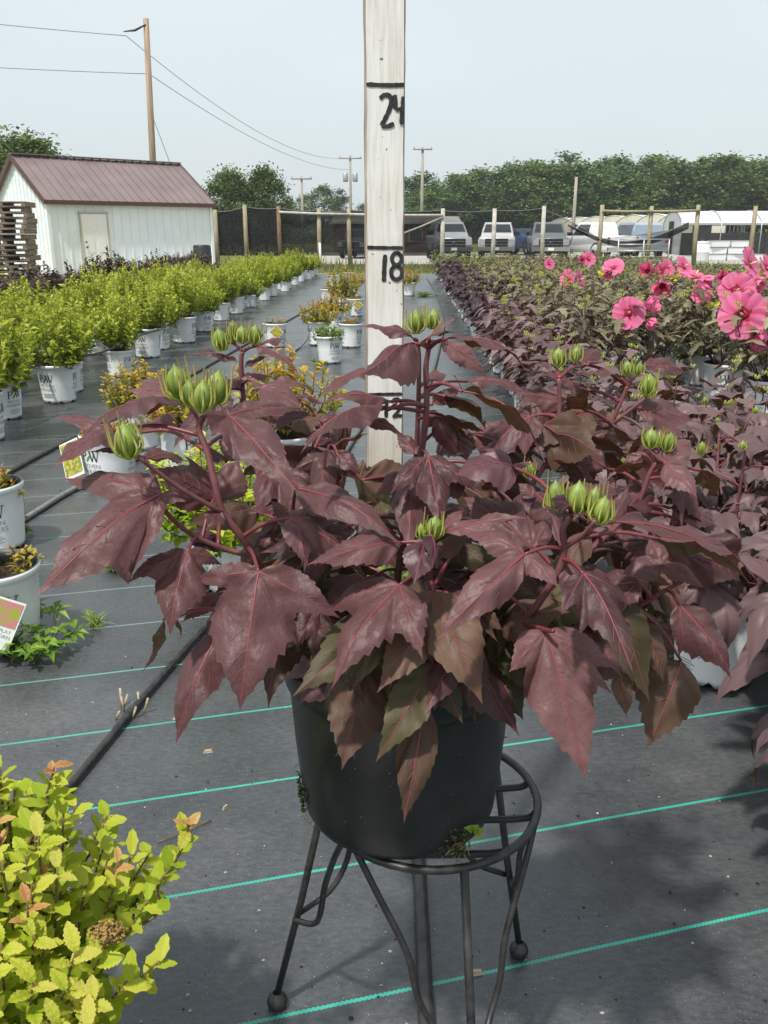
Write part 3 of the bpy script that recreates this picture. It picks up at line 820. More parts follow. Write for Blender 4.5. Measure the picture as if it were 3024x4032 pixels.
# ---- greenhouses
def greenhouse(label, x, y, rz, L, W, H, side, m_end, group='greenhouses beyond the parking lot'):
    t = thing('greenhouse', label, 'greenhouse', (x, y, -0.05), rz, group)
    n = 12
    arc = [(-W / 2 + W * i / n, side + (H - side) * math.sin(math.pi * i / n) ** .8) for i in range(n + 1)]
    mb = MB()
    for i in range(n):
        mb.add([(arc[i][0], 0, arc[i][1]), (arc[i + 1][0], 0, arc[i + 1][1]), (arc[i + 1][0], L, arc[i + 1][1]), (arc[i][0], L, arc[i][1])], [(3, 2, 1, 0)])
    mb.build('roof', M['poly'], t)
    for yy in (0, L):
        mb = MB(); vs = [(-W / 2, yy, 0)] + [(a, yy, b) for a, b in arc] + [(W / 2, yy, 0)]
        f = tuple(range(len(vs))); mb.add(vs, [f[::-1] if yy == 0 else f]); mb.build('end_wall', m_end, t, smooth=False)
    for s in (-1, 1):
        mb = MB(); mb.box((s * (W / 2 - .02), L / 2, side * .35), (.03, L - .1, side * .7)); mb.build('side_wall', M['shade'], t, smooth=False)
        mb = MB(); mb.box((s * (W / 2 + .0), L / 2, side * .98), (.08, L, .12)); mb.build('gutter', M['galv'], t, smooth=False)
    k = max(4, int(L / 2.4))
    for i in range(k + 1):
        yy = L * i / k
        mb = MB(); mb.tube([(-W / 2 - .03, yy, 0)] + [(a * 1.004, yy, b + .03) for a, b in arc] + [(W / 2 + .03, yy, 0)], .035, 6); mb.build('hoop', M['galv'], t)
    mb = MB(); mb.box((0, -.05, 1.05), (1.4, .06, 2.1)); mb.build('door', M['shade'], t, smooth=False)
    return t
greenhouse('long white poly greenhouse at the right edge, its side facing us', 19.6, 57.5, R(-97), 34, 6.5, 2.75, 1.95, M['poly'])
for i in range(8):
    greenhouse('pale greenhouse gable end, %s from the left in the receding row' % ordinal(i), 18.6 + i * 0.95, 88 - i * 3.0, R(-28), 12, 3.4, 2.75 + .02 * i, 2.0, M['gh_end'])

# ---- clutter by the greenhouse
t = thing('rack', 'tall galvanised rack standing beside the greenhouse door', 'rack', (15.2, 47.5, -0.05))
for sx in (-.45, .45):
    for sy in (-.3, .3):
        mb = MB(); mb.box((sx, sy, .95), (.05, .05, 1.9)); mb.build('upright', M['galv'], t, smooth=False)
for z in (.25, .6, .95, 1.3, 1.65):
    mb = MB(); mb.box((0, 0, z), (.9, .58, .03)); mb.build('shelf', M['galv'], t, smooth=False)
t = thing('water_tank', 'small round white plastic tank on the pale gravel', 'tank', (16.5, 43.5, -0.04))
mb = MB(); mb.lathe([(0, 0), (.36, 0), (.38, .05), (.38, .42), (.40, .45), (.38, .48), (.38, .8), (.33, .86), (.36, .9), (.36, .96), (0, .98)], seg=24); mb.build('body', M['white_tank'], t)
mb = MB(); mb.lathe([(.1, .97), (.1, 1.03), (0, 1.03)], seg=12); mb.build('lid', M['pot_lip'], t)
rng = random.Random(12)
for i in range(7):
    w = rng.uniform(.5, .9); h = rng.uniform(.22, .3)
    lvl = i % 3
    t = thing('plastic_crate', 'white plastic crate, %s of the pile by the greenhouse counted from the left' % ordinal(i), 'crate', (17.6 + (i // 3) * 1.05 + lvl * .06, 44.5 + (i % 2) * .1, -0.04 + lvl * .34), rng.uniform(-.2, .2), 'white crates by the greenhouse')
    mb = MB(); mb.box((0, 0, .16), (.92, .6, .30), taper=1.06); mb.build('body', M['white_tank'], t, smooth=False)
    mb = MB()
    for sx in (-1, 1): mb.box((sx * .48, 0, .31), (.04, .66, .035))
    for sy in (-1, 1): mb.box((0, sy * .31, .312), (.92, .04, .03))
    mb.build('lip', M['galv'], t, smooth=False)
t = thing('farm_gate', 'grey tubular gate leaning by the pallets before the fence', 'gate', (10.9, 35.2, -0.05), R(8))
for z in (.2, .45, .7, .95, 1.15):
    mb = MB(); mb.tube([(-1.1, 0, z), (1.1, 0, z)], .025, 6); mb.build('bar', M['galv'], t)
for x in (-1.1, 0, 1.1):
    mb = MB(); mb.tube([(x, 0, 0), (x, 0, 1.17)], .028, 6); mb.build('upright', M['galv'], t)
# ================================================================== TREES
def add_leaf(mb, b, d, nrm, L, W, t, m=0, droop=0.15, fold=0.12):
    d = d.normalized(); nrm = (nrm - d * nrm.dot(d))
    nrm = nrm.normalized() if nrm.length > 1e-5 else d.orthogonal().normalized()
    y = nrm.cross(d)
    mid = b + d * (L * .45) + nrm * (L * .04)
    tip = b + d * L - nrm * (L * droop)
    l = mid + y * (W * .5) + nrm * (L * fold); r = mid - y * (W * .5) + nrm * (L * fold)
    mb.add([b, r, tip, l, mid], [(0, 1, 4), (0, 4, 3), (1, 2, 4), (4, 2, 3)], m, t)

def rdir(rng):
    z = rng.uniform(-1, 1); a = rng.uniform(0, 2 * math.pi); s = math.sqrt(1 - z * z)
    return V((s * math.cos(a), s * math.sin(a), z))

def tree_mesh(seed, H, Rr, mat, leaf=0.34, n_clump=70, per=34, low=0.18):
    rng = random.Random(seed)
    tb = MB()
    tb.tube(catmull([(0, 0, -.1), (rng.uniform(-.1, .1), rng.uniform(-.1, .1), H * .3), (rng.uniform(-.3, .3), rng.uniform(-.3, .3), H * .72)], 5), [H * .022, H * .008], 8)
    cb = MB()
    for c in range(n_clump):
        u = rng.random()
        z = H * (low + (1 - low) * u)
        prof = math.sin(math.pi * (0.12 + 0.84 * u) ** .85) ** .75
        rr = Rr * prof * (rng.random() ** .4) * rng.uniform(.75, 1.08)
        an = rng.uniform(0, 2 * math.pi)
        cc = V((rr * math.cos(an), rr * math.sin(an), z))
        if c % 5 == 0:
            tb.tube(catmull([(0, 0, max(H * .15, z - rr * .8)), cc * .55 + V((0, 0, z * .4 - .1)), cc], 4), [H * .007, H * .002], 5)
        cs = Rr * rng.uniform(.18, .34)
        ct = rng.uniform(.1, .9)
        for k in range(per):
            p = cc + V((rng.gauss(0, cs * .55), rng.gauss(0, cs * .55), rng.gauss(0, cs * .40)))
            d = rdir(rng); d.z *= .5
            nn = V((rng.gauss(0, .5), rng.gauss(0, .5), 1))
            add_leaf(cb, p, d, nn, leaf * rng.uniform(.7, 1.4), leaf * rng.uniform(.5, .9), min(1, max(0, ct + rng.uniform(-.3, .3))))
    return cb.mesh('crown', mat, False), tb.mesh('trunk', M['bark'])
TM = [tree_mesh(1, 11, 3.6, M['tree'], .42, 95, 34), tree_mesh(2, 11, 3.3, M['tree'], .42, 90, 34), tree_mesh(3, 11, 3.9, M['tree2'], .42, 100, 34),
      tree_mesh(4, 6, 2.7, M['tree2'], .24, 190, 52, .10), tree_mesh(6, 11, 3.5, M['tree'], .42, 95, 34)]
def tree(k, x, y, h, label, group, rz=0.0, wid=1.0):
    base = 6 if k == 3 else 11
    t = thing('tree', label, 'tree', (x, y, -0.1), rz, group)
    t.scale = (h / base * wid, h / base * wid, h / base)
    link('crown', TM[k][0], t); link('trunk', TM[k][1], t)
rng = random.Random(21)
tree(3, -17.0, 41, 5.4, 'leafy green tree rising behind the left end of the shed', 'trees near the shed', .5, 1.1)
tree(3, -19.8, 42, 5.7, 'bushy green tree at the left photo edge behind the pallets', 'trees near the shed', 2.5, 1.1)
tree(3, -10.3, 57, 5.0, 'rounded dark green tree just right of the shed', 'trees near the shed', 1.0, .95)
tree(3, -8.1, 58, 5.2, 'rounded green tree second to the right of the shed', 'trees near the shed', 4.0, .85)
tree(3, -12.6, 60, 3.4, 'low bush tree half hidden by the shed right corner', 'trees near the shed', 3.0, 1.0)
for i in range(6):
    tree(i % 3, -17 + i * 2.7 + rng.uniform(-.5, .5), 128 + rng.uniform(-4, 4), 7.4 - abs(i - 2.8) * .8 + rng.uniform(-.5, .5), 'distant tree left of the measuring stick, %s from the left' % ordinal(i), 'distant trees left of the stick', rng.uniform(0, 6), 1.05)
for i in range(26):
    x = 1.0 + i * 3.0 + rng.uniform(-.7, .7)
    h = 6.5 + min(i, 7) * .42 + rng.uniform(-.6, .6)
    tree((0, 1, 4, 2)[rng.randrange(4)], x, 112 + rng.uniform(-3, 3), h, 'tree in the front of the wood, %s from the measuring stick rightwards' % ordinal(i), 'front trees of the wood', rng.uniform(0, 6), rng.uniform(1.25, 1.6))
for i in range(22):
    x = 2.5 + i * 3.9 + rng.uniform(-1, 1)
    h = 8.2 + min(i, 6) * .45 + rng.uniform(-.6, .6)
    tree((0, 1, 4)[rng.randrange(3)], x, 122 + rng.uniform(-3, 3), h, 'taller tree in the second rank of the wood, %s from the stick rightwards' % ordinal(i), 'second rank trees of the wood', rng.uniform(0, 6), rng.uniform(1.3, 1.6))
# undergrowth at the foot of the wood reads as one mass
mb = MB(); rng = random.Random(31)
for k in range(9000):
    x = rng.uniform(-26, 84); y = rng.uniform(114, 122); z = abs(rng.gauss(0, 1.0)) - .36
    add_leaf(mb, V((x, y, z)), rdir(rng), V((0, -.3, 1)), rng.uniform(.4, .8), rng.uniform(.25, .5), rng.uniform(0, .8))
tag(mb.build('undergrowth', M['tree'], smooth=False), 'dark green undergrowth along the foot of the wood', 'undergrowth', kind='stuff')
mb = MB(); rng = random.Random(32)
for k in range(9000):
    x = rng.uniform(-9, 22); y = rng.choice([rng.uniform(36.5, 40.1), rng.uniform(24, 28.4), rng.uniform(32.5, 37)])
    if y < 28.5 and not (-6 < x < 12): continue
    h = abs(rng.gauss(.12, .12)) * (1.9 if y > 37 and x < 0 else 1) + .04
    d = V((rng.gauss(0, .25), rng.gauss(0, .25), 1)).normalized()
    p = V((x, y, -.05 + zf(y))); s = V((d.y, -d.x, 0)).normalized() * .015 if abs(d.x) + abs(d.y) > 1e-3 else V((.015, 0, 0))
    s = V((.016, 0, 0))
    mb.add([p - s, p + s, p + d * h], [(0, 1, 2)], 0, rng.uniform(.1, 1))
tag(mb.build('verge_grass', M['gleaf'], smooth=False), 'rough tufted grass along the verge before the fence', 'grass', kind='stuff')

# ================================================================== POTS
def pot_mesh(r1=.112, r0=.092, h=.225, name='pot'):
    mb = MB(); seg = 40
    prof = [(0.0, .012), (r0 - .004, .012), (r0, .004), (r0 + .001, .02), (r0 + (r1 - r0) * .55, h * .55), (r1 - .004, h * .90), (r1 - .003, h * .905), (r1 + .001, h * .91), (r1 + .0025, h * .968), (r1 + .002, h), (r1 - .004, h), (r1 - .006, h * .9), (r1 - .010, h * .80)]
    mb.lathe(prof, seg=seg, mats=[1, 1, 0, 0, 0, 0, 0, 0, 0, 2, 1, 1])
    # drain notches at the foot
    for ring in (2,):
        for k in range(seg):
            if k % 5 == 0:
                i = ring * seg + k; x, y, z = mb.v[i]; mb.v[i] = (x * .99, y * .99, z + .013)
    return mb.mesh(name, [M['pot_white'], M['pot_in'], M['pot_lip']])
POT_R1, POT_R0, POT_H = .112, .092, .225
def soil_mesh(r, z, seed=1):
    mb = MB(); rng = random.Random(seed); n = 5; seg = 20
    mb.v.append((0, 0, z + .006))
    for i in range(1, n + 1):
        for k in range(seg):
            a = 2 * math.pi * k / seg
            mb.v.append((r * i / n * math.cos(a), r * i / n * math.sin(a), z + (rng.uniform(-.004, .006) if i < n else 0)))
    for k in range(seg):
        mb.f.append((0, 1 + k, 1 + (k + 1) % seg)); mb.m.append(0); mb.t.append(.5)
        for i in range(n - 1):
            a = 1 + i * seg
            mb.f.append((a + k, a + seg + k, a + seg + (k + 1) % seg, a + (k + 1) % seg)); mb.m.append(0); mb.t.append(.5)
    return mb.mesh('soil', M['soil'])

def text_shape(body, size, align='CENTER'):
    cu = bpy.data.curves.new('t', 'FONT'); cu.body = body; cu.size = size; cu.align_x = align
    cu.resolution_u = 2
    o = bpy.data.objects.new('t', cu); COL.objects.link(o)
    dg = bpy.context.evaluated_depsgraph_get()
    me = o.evaluated_get(dg).to_mesh()
    vs = [(v.co.x, v.co.y) for v in me.vertices]; fs = [tuple(p.vertices) for p in me.polygons]
    o.evaluated_get(dg).to_mesh_clear()
    bpy.data.objects.remove(o); bpy.data.curves.remove(cu)
    return vs, fs
def stroke(pts, w):
    """thick 2d polyline as quads"""
    vs, fs = [], []
    for (x0, y0), (x1, y1) in zip(pts[:-1], pts[1:]):
        dx, dy = x1 - x0, y1 - y0; l = math.hypot(dx, dy) or 1; nx, ny = -dy / l * w / 2, dx / l * w / 2
        o = len(vs); vs += [(x0 + nx, y0 + ny), (x1 + nx, y1 + ny), (x1 - nx, y1 - ny), (x0 - nx, y0 - ny)]; fs.append((o, o + 3, o + 2, o + 1))
    return vs, fs
def logo_shapes(s=1.0):
    """serif P, leaf, serif W; centred, s = cap height"""
    ink, green = [], []
    def st(p, w): ink.append(stroke([(x * s, y * s) for x, y in p], w * s))
    st([(-.88, 0), (-.88, 1.0)], .15)
    st([(-1.02, .03), (-.72, .03)], .06); st([(-1.02, .97), (-.80, .97)], .06)
    bowl = [(-.82, .97), (-.52, .95), (-.38, .84), (-.35, .72), (-.40, .58), (-.54, .49), (-.82, .47)]
    st(bowl, .09); st([(-.42, .86), (-.36, .72), (-.42, .58)], .15)
    st([(.08, .98), (.34, .02)], .15); st([(.34, .02), (.58, .80)], .06); st([(.50, .98), (.78, .02)], .15); st([(.78, .02), (1.02, .98)], .06)
    st([(-.04, .97), (.22, .97)], .06); st([(.40, .97), (.62, .97)], .06); st([(.90, .97), (1.14, .97)], .06)
    lf = [(-.42, -.02), (-.34, .22), (-.12, .46), (.10, .60), (.06, .34), (-.10, .12), (-.30, -.02)]
    green.append(([(x * s, y * s) for x, y in lf], [tuple(reversed(range(len(lf))))]))
    return ink, green
def pot_print():
    """logo, name and small lines, wrapped round the pot"""
    mb = MB()
    def wrap(shape, cx, cz, m):
        vs, fs = shape; out = []
        for x, y in vs:
            z = cz + y; r = POT_R0 + (POT_R1 - POT_R0) * z / POT_H + .0012
            a = cx + x / r
            out.append((r * math.cos(a), r * math.sin(a), z))
        mb.add(out, fs, m)
    ink, green = logo_shapes(.044)
    n1 = text_shape('PROVEN', .025); n2 = text_shape('WINNERS', .025)
    for q in range(1):
        a = -math.pi / 2
        for sh in ink: wrap(sh, a, .126, 0)
        for sh in green: wrap(sh, a, .126, 1)
        wrap(n1, a, .100, 2); wrap(n2, a, .077, 2)
        for z, w in ((.060, .03), (.053, .038), (.046, .028), (.039, .034)):
            wrap(stroke([(-w, 0), (-w * .3, 0), (w * .3, 0), (w, 0)], .0028), a, z, 2)
    return mb.mesh('print', [M['ink'], M['ink_green'], M['ink_pale']], False)
POT = pot_mesh(); SOIL = soil_mesh(.1, .19); PRINT = pot_print()

def potted(name, label, cat, x, y, group, rz, crown, stems=None, scale=1.0, pr=True, z=0.0, crown_rz=0.0, crown_s=None, survey=True):
    t = thing(name, label, cat, (x, y, z), 0, group, scale, survey)
    tl = random.Random(int(abs(x * 7919 + y * 104729)))
    p = link('pot', POT, t, rot=(tl.uniform(-.02, .02), tl.uniform(-.02, .02), rz))
    if pr:
        for q in range(3): link('print', PRINT, p, rot=(0, 0, q * 2 * math.pi / 3))
    link('soil', SOIL, t)
    if crown is not None:
        link('crown', crown, t, rot=(0, 0, crown_rz), scale=crown_s)
    if stems is not None:
        link('stems', stems, t, rot=(0, 0, crown_rz), scale=crown_s)['kind'] = 'stuff'
    return t

# ---- green shrubs
def shrub_mesh(seed, Rr=.27, Hh=.46, nst=46, mat=None, leafL=.042, per=26, z0=.19, upright=.55):
    rng = random.Random(seed); cb, sb = MB(), MB()
    for s in range(nst):
        an = rng.uniform(0, 2 * math.pi); sp = rng.random() ** .6
        tip = V((Rr * sp * math.cos(an), Rr * sp * math.sin(an), z0 + Hh * (1 - .42 * sp * sp) * rng.uniform(.68, 1.22)))
        base = V((.03 * math.cos(an), .03 * math.sin(an), z0))
        mid = base.lerp(tip, .5) + V((math.cos(an), math.sin(an), -.3)) * (.05 * sp)
        pts = catmull([base, mid, tip], 5)
        sb.tube(pts, [.0035, .0015], 4)
        for k in range(per):
            u = .2 + .8 * (k / (per - 1)) ** .8
            i = min(len(pts) - 2, int(u * (len(pts) - 1)))
            p = pts[i].lerp(pts[i + 1], u * (len(pts) - 1) - i)
            ax = (pts[i + 1] - pts[i]).normalized()
            sd = rdir(rng); sd = (sd - ax * sd.dot(ax)).normalized()
            d = sd * rng.uniform(.6, 1) + ax * rng.uniform(upright * .6, upright * 1.6)
            L = leafL * rng.uniform(.7, 1.25) * (1.15 - .45 * u)
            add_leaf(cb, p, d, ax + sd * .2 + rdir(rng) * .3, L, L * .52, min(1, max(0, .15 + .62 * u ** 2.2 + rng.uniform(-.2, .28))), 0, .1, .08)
    return cb.mesh('crown', mat, False), sb.mesh('stems', M['twig'])
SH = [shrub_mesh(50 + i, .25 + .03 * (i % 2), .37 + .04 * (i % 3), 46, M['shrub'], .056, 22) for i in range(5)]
NB = [shrub_mesh(70 + i, .33, .38, 40, M['nine'], .075, 20, .19, .5) for i in range(2)]
rng = random.Random(77)
ROWN = ['the aisle row', 'the second row', 'the third row', 'the fourth row', 'the fifth row']
for r in range(3):
    for i in range(36):
        y = 4.08 + i * .505 + (.25 if r % 2 else 0) + rng.uniform(-.09, .09)
        x = -2.12 + .022 * (y - 4) - r * .54 - (.13 if i % 2 else 0) + rng.uniform(-.05, .05)
        if r > 0 and y < 4.2 + .3 * r: continue
        k = rng.randrange(5)
        potted('potted_shrub', 'green shrub in white pot, %s from the near end of %s' % (ordinal(i), ROWN[r]), 'shrub', x, y, 'green shrubs in white pots on the left',
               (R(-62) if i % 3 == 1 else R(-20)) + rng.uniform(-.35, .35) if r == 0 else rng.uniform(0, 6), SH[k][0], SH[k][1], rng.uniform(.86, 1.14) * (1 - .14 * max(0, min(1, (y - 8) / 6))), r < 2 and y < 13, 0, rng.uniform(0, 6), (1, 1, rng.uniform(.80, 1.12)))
for r in range(2):
    for i in range(16):
        y = 5.6 + i * .85 + r * .4 + rng.uniform(-.1, .1); x = -3.85 - r * .62 + rng.uniform(-.08, .08)
        k = rng.randrange(2)
        potted('potted_ninebark', 'dark bronze shrub behind the green rows, %s from the near end, %s line' % (ordinal(i), ['front', 'back'][r]), 'shrub', x, y, 'dark bronze shrubs on the left',
               rng.uniform(0, 6), NB[k][0], NB[k][1], rng.uniform(.95, 1.12), False, 0, rng.uniform(0, 6), (1, 1, rng.uniform(.8, 1.1) if rng.random() < .9 else 1.2))

# ---- gold spireas in white pots (rows between the aisle pipes)
SG = [shrub_mesh(90 + i, .22, .22, 44, M['spir_y'], .040, 20, .19, .4) for i in range(2)]
SGY = [shrub_mesh(95 + i, .27, .32, 70, M['spir'], .046, 24, .19, .4) for i in range(2)]
SMALL = [shrub_mesh(98 + i, .10, .09, 12, M['spir_y'], .03, 12, .185, .4) for i in range(2)]
WEEDY = shrub_mesh(104, .13, .12, 26, M['weed'], .04, 10, .185, .7)
def card(parent, rot, w, h, loc, text=None, pic=0):
    """plant tag: a stiff printed card"""
    mb = MB(); mb.box((0, 0, 0), (w, .0012, h)); c = mb.build('tag_card', M['card'], parent, smooth=False); c.location = loc; c.rotation_euler = rot
    pb = MB(); z0, z1 = (-h * .02 if text else -h * .42), h * .46
    pb.add([(-w * .46, -.0016, z0), (w * .46, -.0016, z0), (w * .46, -.0016, z1), (-w * .46, -.0016, z1)], [(0, 1, 2, 3)]); pb.build('photo_print', M['card_pic%d' % pic], c, smooth=False)
    if text:
        tb = MB()
        for body, size, z, m in text:
            vs, fs = text_shape(body, size); tb.add([(x, -.0016, z + y) for x, y in vs], fs, m)
        tb.build('lettering', [M['ink_pale'], M['ink'], M['ink_green']], c, smooth=False)
    return c
M['card'] = plain('tag_card_white', (0.74, 0.75, 0.74), 0.4)
M['card_pic0'] = surf('tag_photo_foliage', (0.10, 0.22, 0.04), (0.62, 0.42, 0.06), 60, 0.35, 0.4, 0.0, lo=.38, hi=.62)
M['card_pic1'] = surf('tag_photo_blossom', (0.30, 0.38, 0.04), (0.55, 0.20, 0.24), 45, 0.35, 0.4, 0.0, lo=.42, hi=.60)
rng = random.Random(8)
GR = 'gold spireas in white pots'
t = potted('potted_spirea', 'nearly empty white pot at the left edge with a large plant tag', 'potted plant', -1.03, 1.92, GR, R(25), SMALL[0][0], SMALL[0][1], 1.0)
card(t, (R(-12), R(26), R(14)), .105, .135, (.045, -.125, .115), [('DOUBLE PLAY', .0135, -.018, 0), ('CANDY CORN', .0135, -.032, 0), ('PW', .014, -.054, 1)], 1)
potted('potted_spirea', 'white pot with sparse orange growth beside the black pipe at the left edge', 'potted plant', -1.37, 2.62, GR, R(20), SMALL[1][0], SMALL[1][1], 1.02)
t = potted('potted_spirea', 'low gold spirea in a white pot with a picture tag leaning on its left', 'potted plant', -1.19, 3.32, GR, R(-30), SMALL[0][0], SMALL[0][1], 1.05, crown_rz=1)
card(t, (R(-15), R(-24), R(-25)), .11, .15, (-.13, -.06, .13), None, 0)
potted('potted_spirea', 'white pot with golden spirea directly behind the big left hibiscus bud', 'potted plant', -1.24, 4.0, GR, R(-40), SG[0][0], SG[0][1], 1.0)
potted('potted_spirea', 'golden spirea in white pot seen between the left hibiscus leaves', 'potted plant', -.92, 3.55, GR, R(40), SG[1][0], SG[1][1], 1.0, crown_rz=2)
potted('potted_spirea', 'bushy yellow spirea in white pot just left of the measuring stick', 'potted plant', -.42, 3.35, GR, R(35), SG[0][0], SG[0][1], 1.0, crown_s=(1.2, 1.2, 1.35))
potted('potted_spirea', 'yellow-green spirea seen through the left hibiscus stems', 'potted plant', -.50, 2.30, GR, R(-20), SGY[1][0], SGY[1][1], 1.0, crown_s=(1.1, 1.1, .82))
far = [(712, 787, 'w', 'white pot topped with fresh green weeds in the middle row'), (687, 748, 'g', 'gold spirea with pipe end in white pot left of the weedy pot'), (757, 752, 's', 'white pot with little pale growth right of the weedy pot'),
       (722, 718, 'g', 'orange-gold spirea in white pot behind the weedy pot'), (740, 697, 'g', 'tall golden spirea in white pot with a tag'), (768, 684, 's', 'white pot with white diamond tag beside the stick'),
       (709, 658, 's', 'bare white pot in the middle row near the shrub row end'), (768, 642, 'g', 'golden spirea touching the stick edge in the middle row'), (592, 752, 's', 'white pot with a green tag behind the rear left buds'),
       (738, 636, 's', 'small white pot far along the middle row'), (720, 620, 's', 'very distant white pot at the middle row end'), (752, 612, 's', 'farthest white pot beside the stick'), (884, 640, 'g', 'gold spirea in white pot peeking out right of the stick'),
       (735, 672, 's', 'white pot between the tall golden spirea and the bare pot')]
for xd, yd, k, lab in far:
    p = D(xd, yd)
    cr = {'w': WEEDY, 'g': SG[rng.randrange(2)], 's': SMALL[rng.randrange(2)]}[k]
    t = potted('potted_spirea', lab, 'potted plant', p.x, p.y + .09, GR, rng.choice([R(-60), R(30)]), cr[0], cr[1], 1.0, p.y < 12, 0, rng.uniform(0, 6), (1, 1, 1.5) if 'tall' in lab else None, survey=False)
    if 'tag' in lab: card(t, (R(-10), R(45), R(10)), .10, .10, (.03, -.115, .15), None, 0)
# ================================================================== HIBISCUS ROWS
HALF = [(.07, .17), (.24, .50), (.37, .19), (.66, .20)]
def lobed(mb, b, d, nrm, L, t, m=0, droop=.3, fold=.08, wide=1.0, side=1.0):
    d = d.normalized(); nrm = (nrm - d * nrm.dot(d))
    nrm = nrm.normalized() if nrm.length > 1e-5 else d.orthogonal().normalized()
    y = nrm.cross(d)
    def pt(u, w, extra=0):
        return b + d * (L * u) + y * (L * w * wide) + nrm * (L * (-droop * u * u + .10 * u - fold * abs(w) + extra))
    H = [(HALF[0][0], HALF[0][1]), (HALF[1][0], HALF[1][1] * side), HALF[2], HALF[3]]
    vs = [pt(0, 0), pt(.25, 0, .02), pt(.45, 0, .02), pt(.75, 0, .01), pt(1, 0)]
    vs += [pt(u, w) for u, w in H] + [pt(u, -w) for u, w in H]
    mb.add(vs, [(0, 1, 5), (1, 6, 5), (1, 2, 7, 6), (2, 3, 8, 7), (3, 4, 8), (1, 0, 9), (10, 1, 9), (2, 1, 10, 11), (3, 2, 11, 12), (4, 3, 12)], m, t)

def hib_layout(seed, nst=8, Rr=.27, z0=.19, H=.44, per=11, leafL=.115, low=.06):
    rng = random.Random(seed); stems, leaves, tips = [], [], []
    for s in range(nst):
        an = 2 * math.pi * s / nst + rng.uniform(-.4, .4); sp = rng.uniform(.35, 1)
        base = V((.035 * math.cos(an), .035 * math.sin(an), z0))
        tip = V((Rr * sp * math.cos(an), Rr * sp * math.sin(an), z0 + H * rng.uniform(.72, 1.08)))
        mid = base.lerp(tip, .5) + V((math.cos(an), math.sin(an), 0)) * .04
        pts = catmull([base, mid, tip], 6); stems.append(pts); tips.append(tip)
        for k in range(per):
            u = low + (.98 - low) * k / (per - 1)
            i = min(len(pts) - 2, int(u * (len(pts) - 1)))
            p = pts[i].lerp(pts[i + 1], u * (len(pts) - 1) - i)
            la = k * 2.4 + rng.uniform(-.4, .4)
            out = V((math.cos(la), math.sin(la), 0))
            pet = leafL * (.75 - .35 * u) * rng.uniform(.7, 1.2)
            b = p + out * pet + V((0, 0, pet * .35))
            d = out + V((0, 0, rng.uniform(-.75, -.05) - (1.1 if u < .25 and low < .05 else 0)))
            L = leafL * rng.uniform(.75, 1.2) * (1.1 - .35 * u)
            leaves.append((p, b, d, V((0, 0, 1)) + out * .35 + rdir(rng) * .2, L, rng.random()))
    return stems, leaves, tips
def hib_mesh(seed, mat, **kw):
    bl = kw.pop('buds', True); wide = kw.pop('wide', 1.0)
    st, lv, tp = hib_layout(seed, **kw)
    rng = random.Random(seed + 5)
    cb, sb = MB(), MB()
    for pts in st: sb.tube(pts, [.005, .0025], 5)
    for p, b, d, nn, L, t in lv:
        sb.tube([p, b], [.002, .0014], 4, cap=False)
        lobed(cb, b, d, nn, L, t, 0, rng.uniform(.1, .45), rng.uniform(-.05, .2), wide)
    if bl:
        for tp_ in tp:
            if rng.random() > .45: continue
            for q in range(rng.randrange(1, 4)):
                c = tp_ + V((rng.uniform(-.02, .02), rng.uniform(-.02, .02), rng.uniform(.0, .03)))
                for k in range(6):
                    a = k * math.pi / 3
                    add_leaf(cb, c + V((math.cos(a), math.sin(a), 0)) * .004, V((math.cos(a) * .35, math.sin(a) * .35, 1)), V((math.cos(a), math.sin(a), 0)), .022, .010, rng.uniform(.4, 1), 1, -.15, .1)
    return cb.mesh('crown', [mat, M['bract']], False), sb.mesh('stems', M['row_stem'])
HP = [hib_mesh(200 + i, M['pleaf'], nst=10, per=12, leafL=.14, Rr=.29) for i in range(4)]
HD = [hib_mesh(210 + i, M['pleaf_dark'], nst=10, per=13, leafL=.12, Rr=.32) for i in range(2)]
HB = [hib_mesh(220 + i, M['bleaf'], nst=11, per=13, leafL=.12, H=.44, Rr=.32, wide=.72, low=.25) for i in range(4)]
HG = [hib_mesh(240 + i, M['gleaf'], nst=11, per=13, leafL=.12, H=.44, Rr=.32, wide=.8) for i in range(2)]

def leaf_proto(seed, mats):
    """one loose lobed leaf along +x, unit length, with its red midrib"""
    rng = random.Random(seed); mb = MB()
    n = 9; dro = rng.uniform(.15, .5); fo = rng.uniform(-.1, .25)
    lob = [(0, 1.0, .20 + rng.uniform(-.02, .04))]
    if seed % 3: lob += [(R(48), .62, .2), (R(-50), .58, .2)]
    grid_leaf(mb, [(a, l, w, 0.0) for a, l, w in lob], 1.0, lambda x, y: (x, y), None, dro, fo, .02, seed, 16, 6)
    return mb.mesh('leaf', mats)

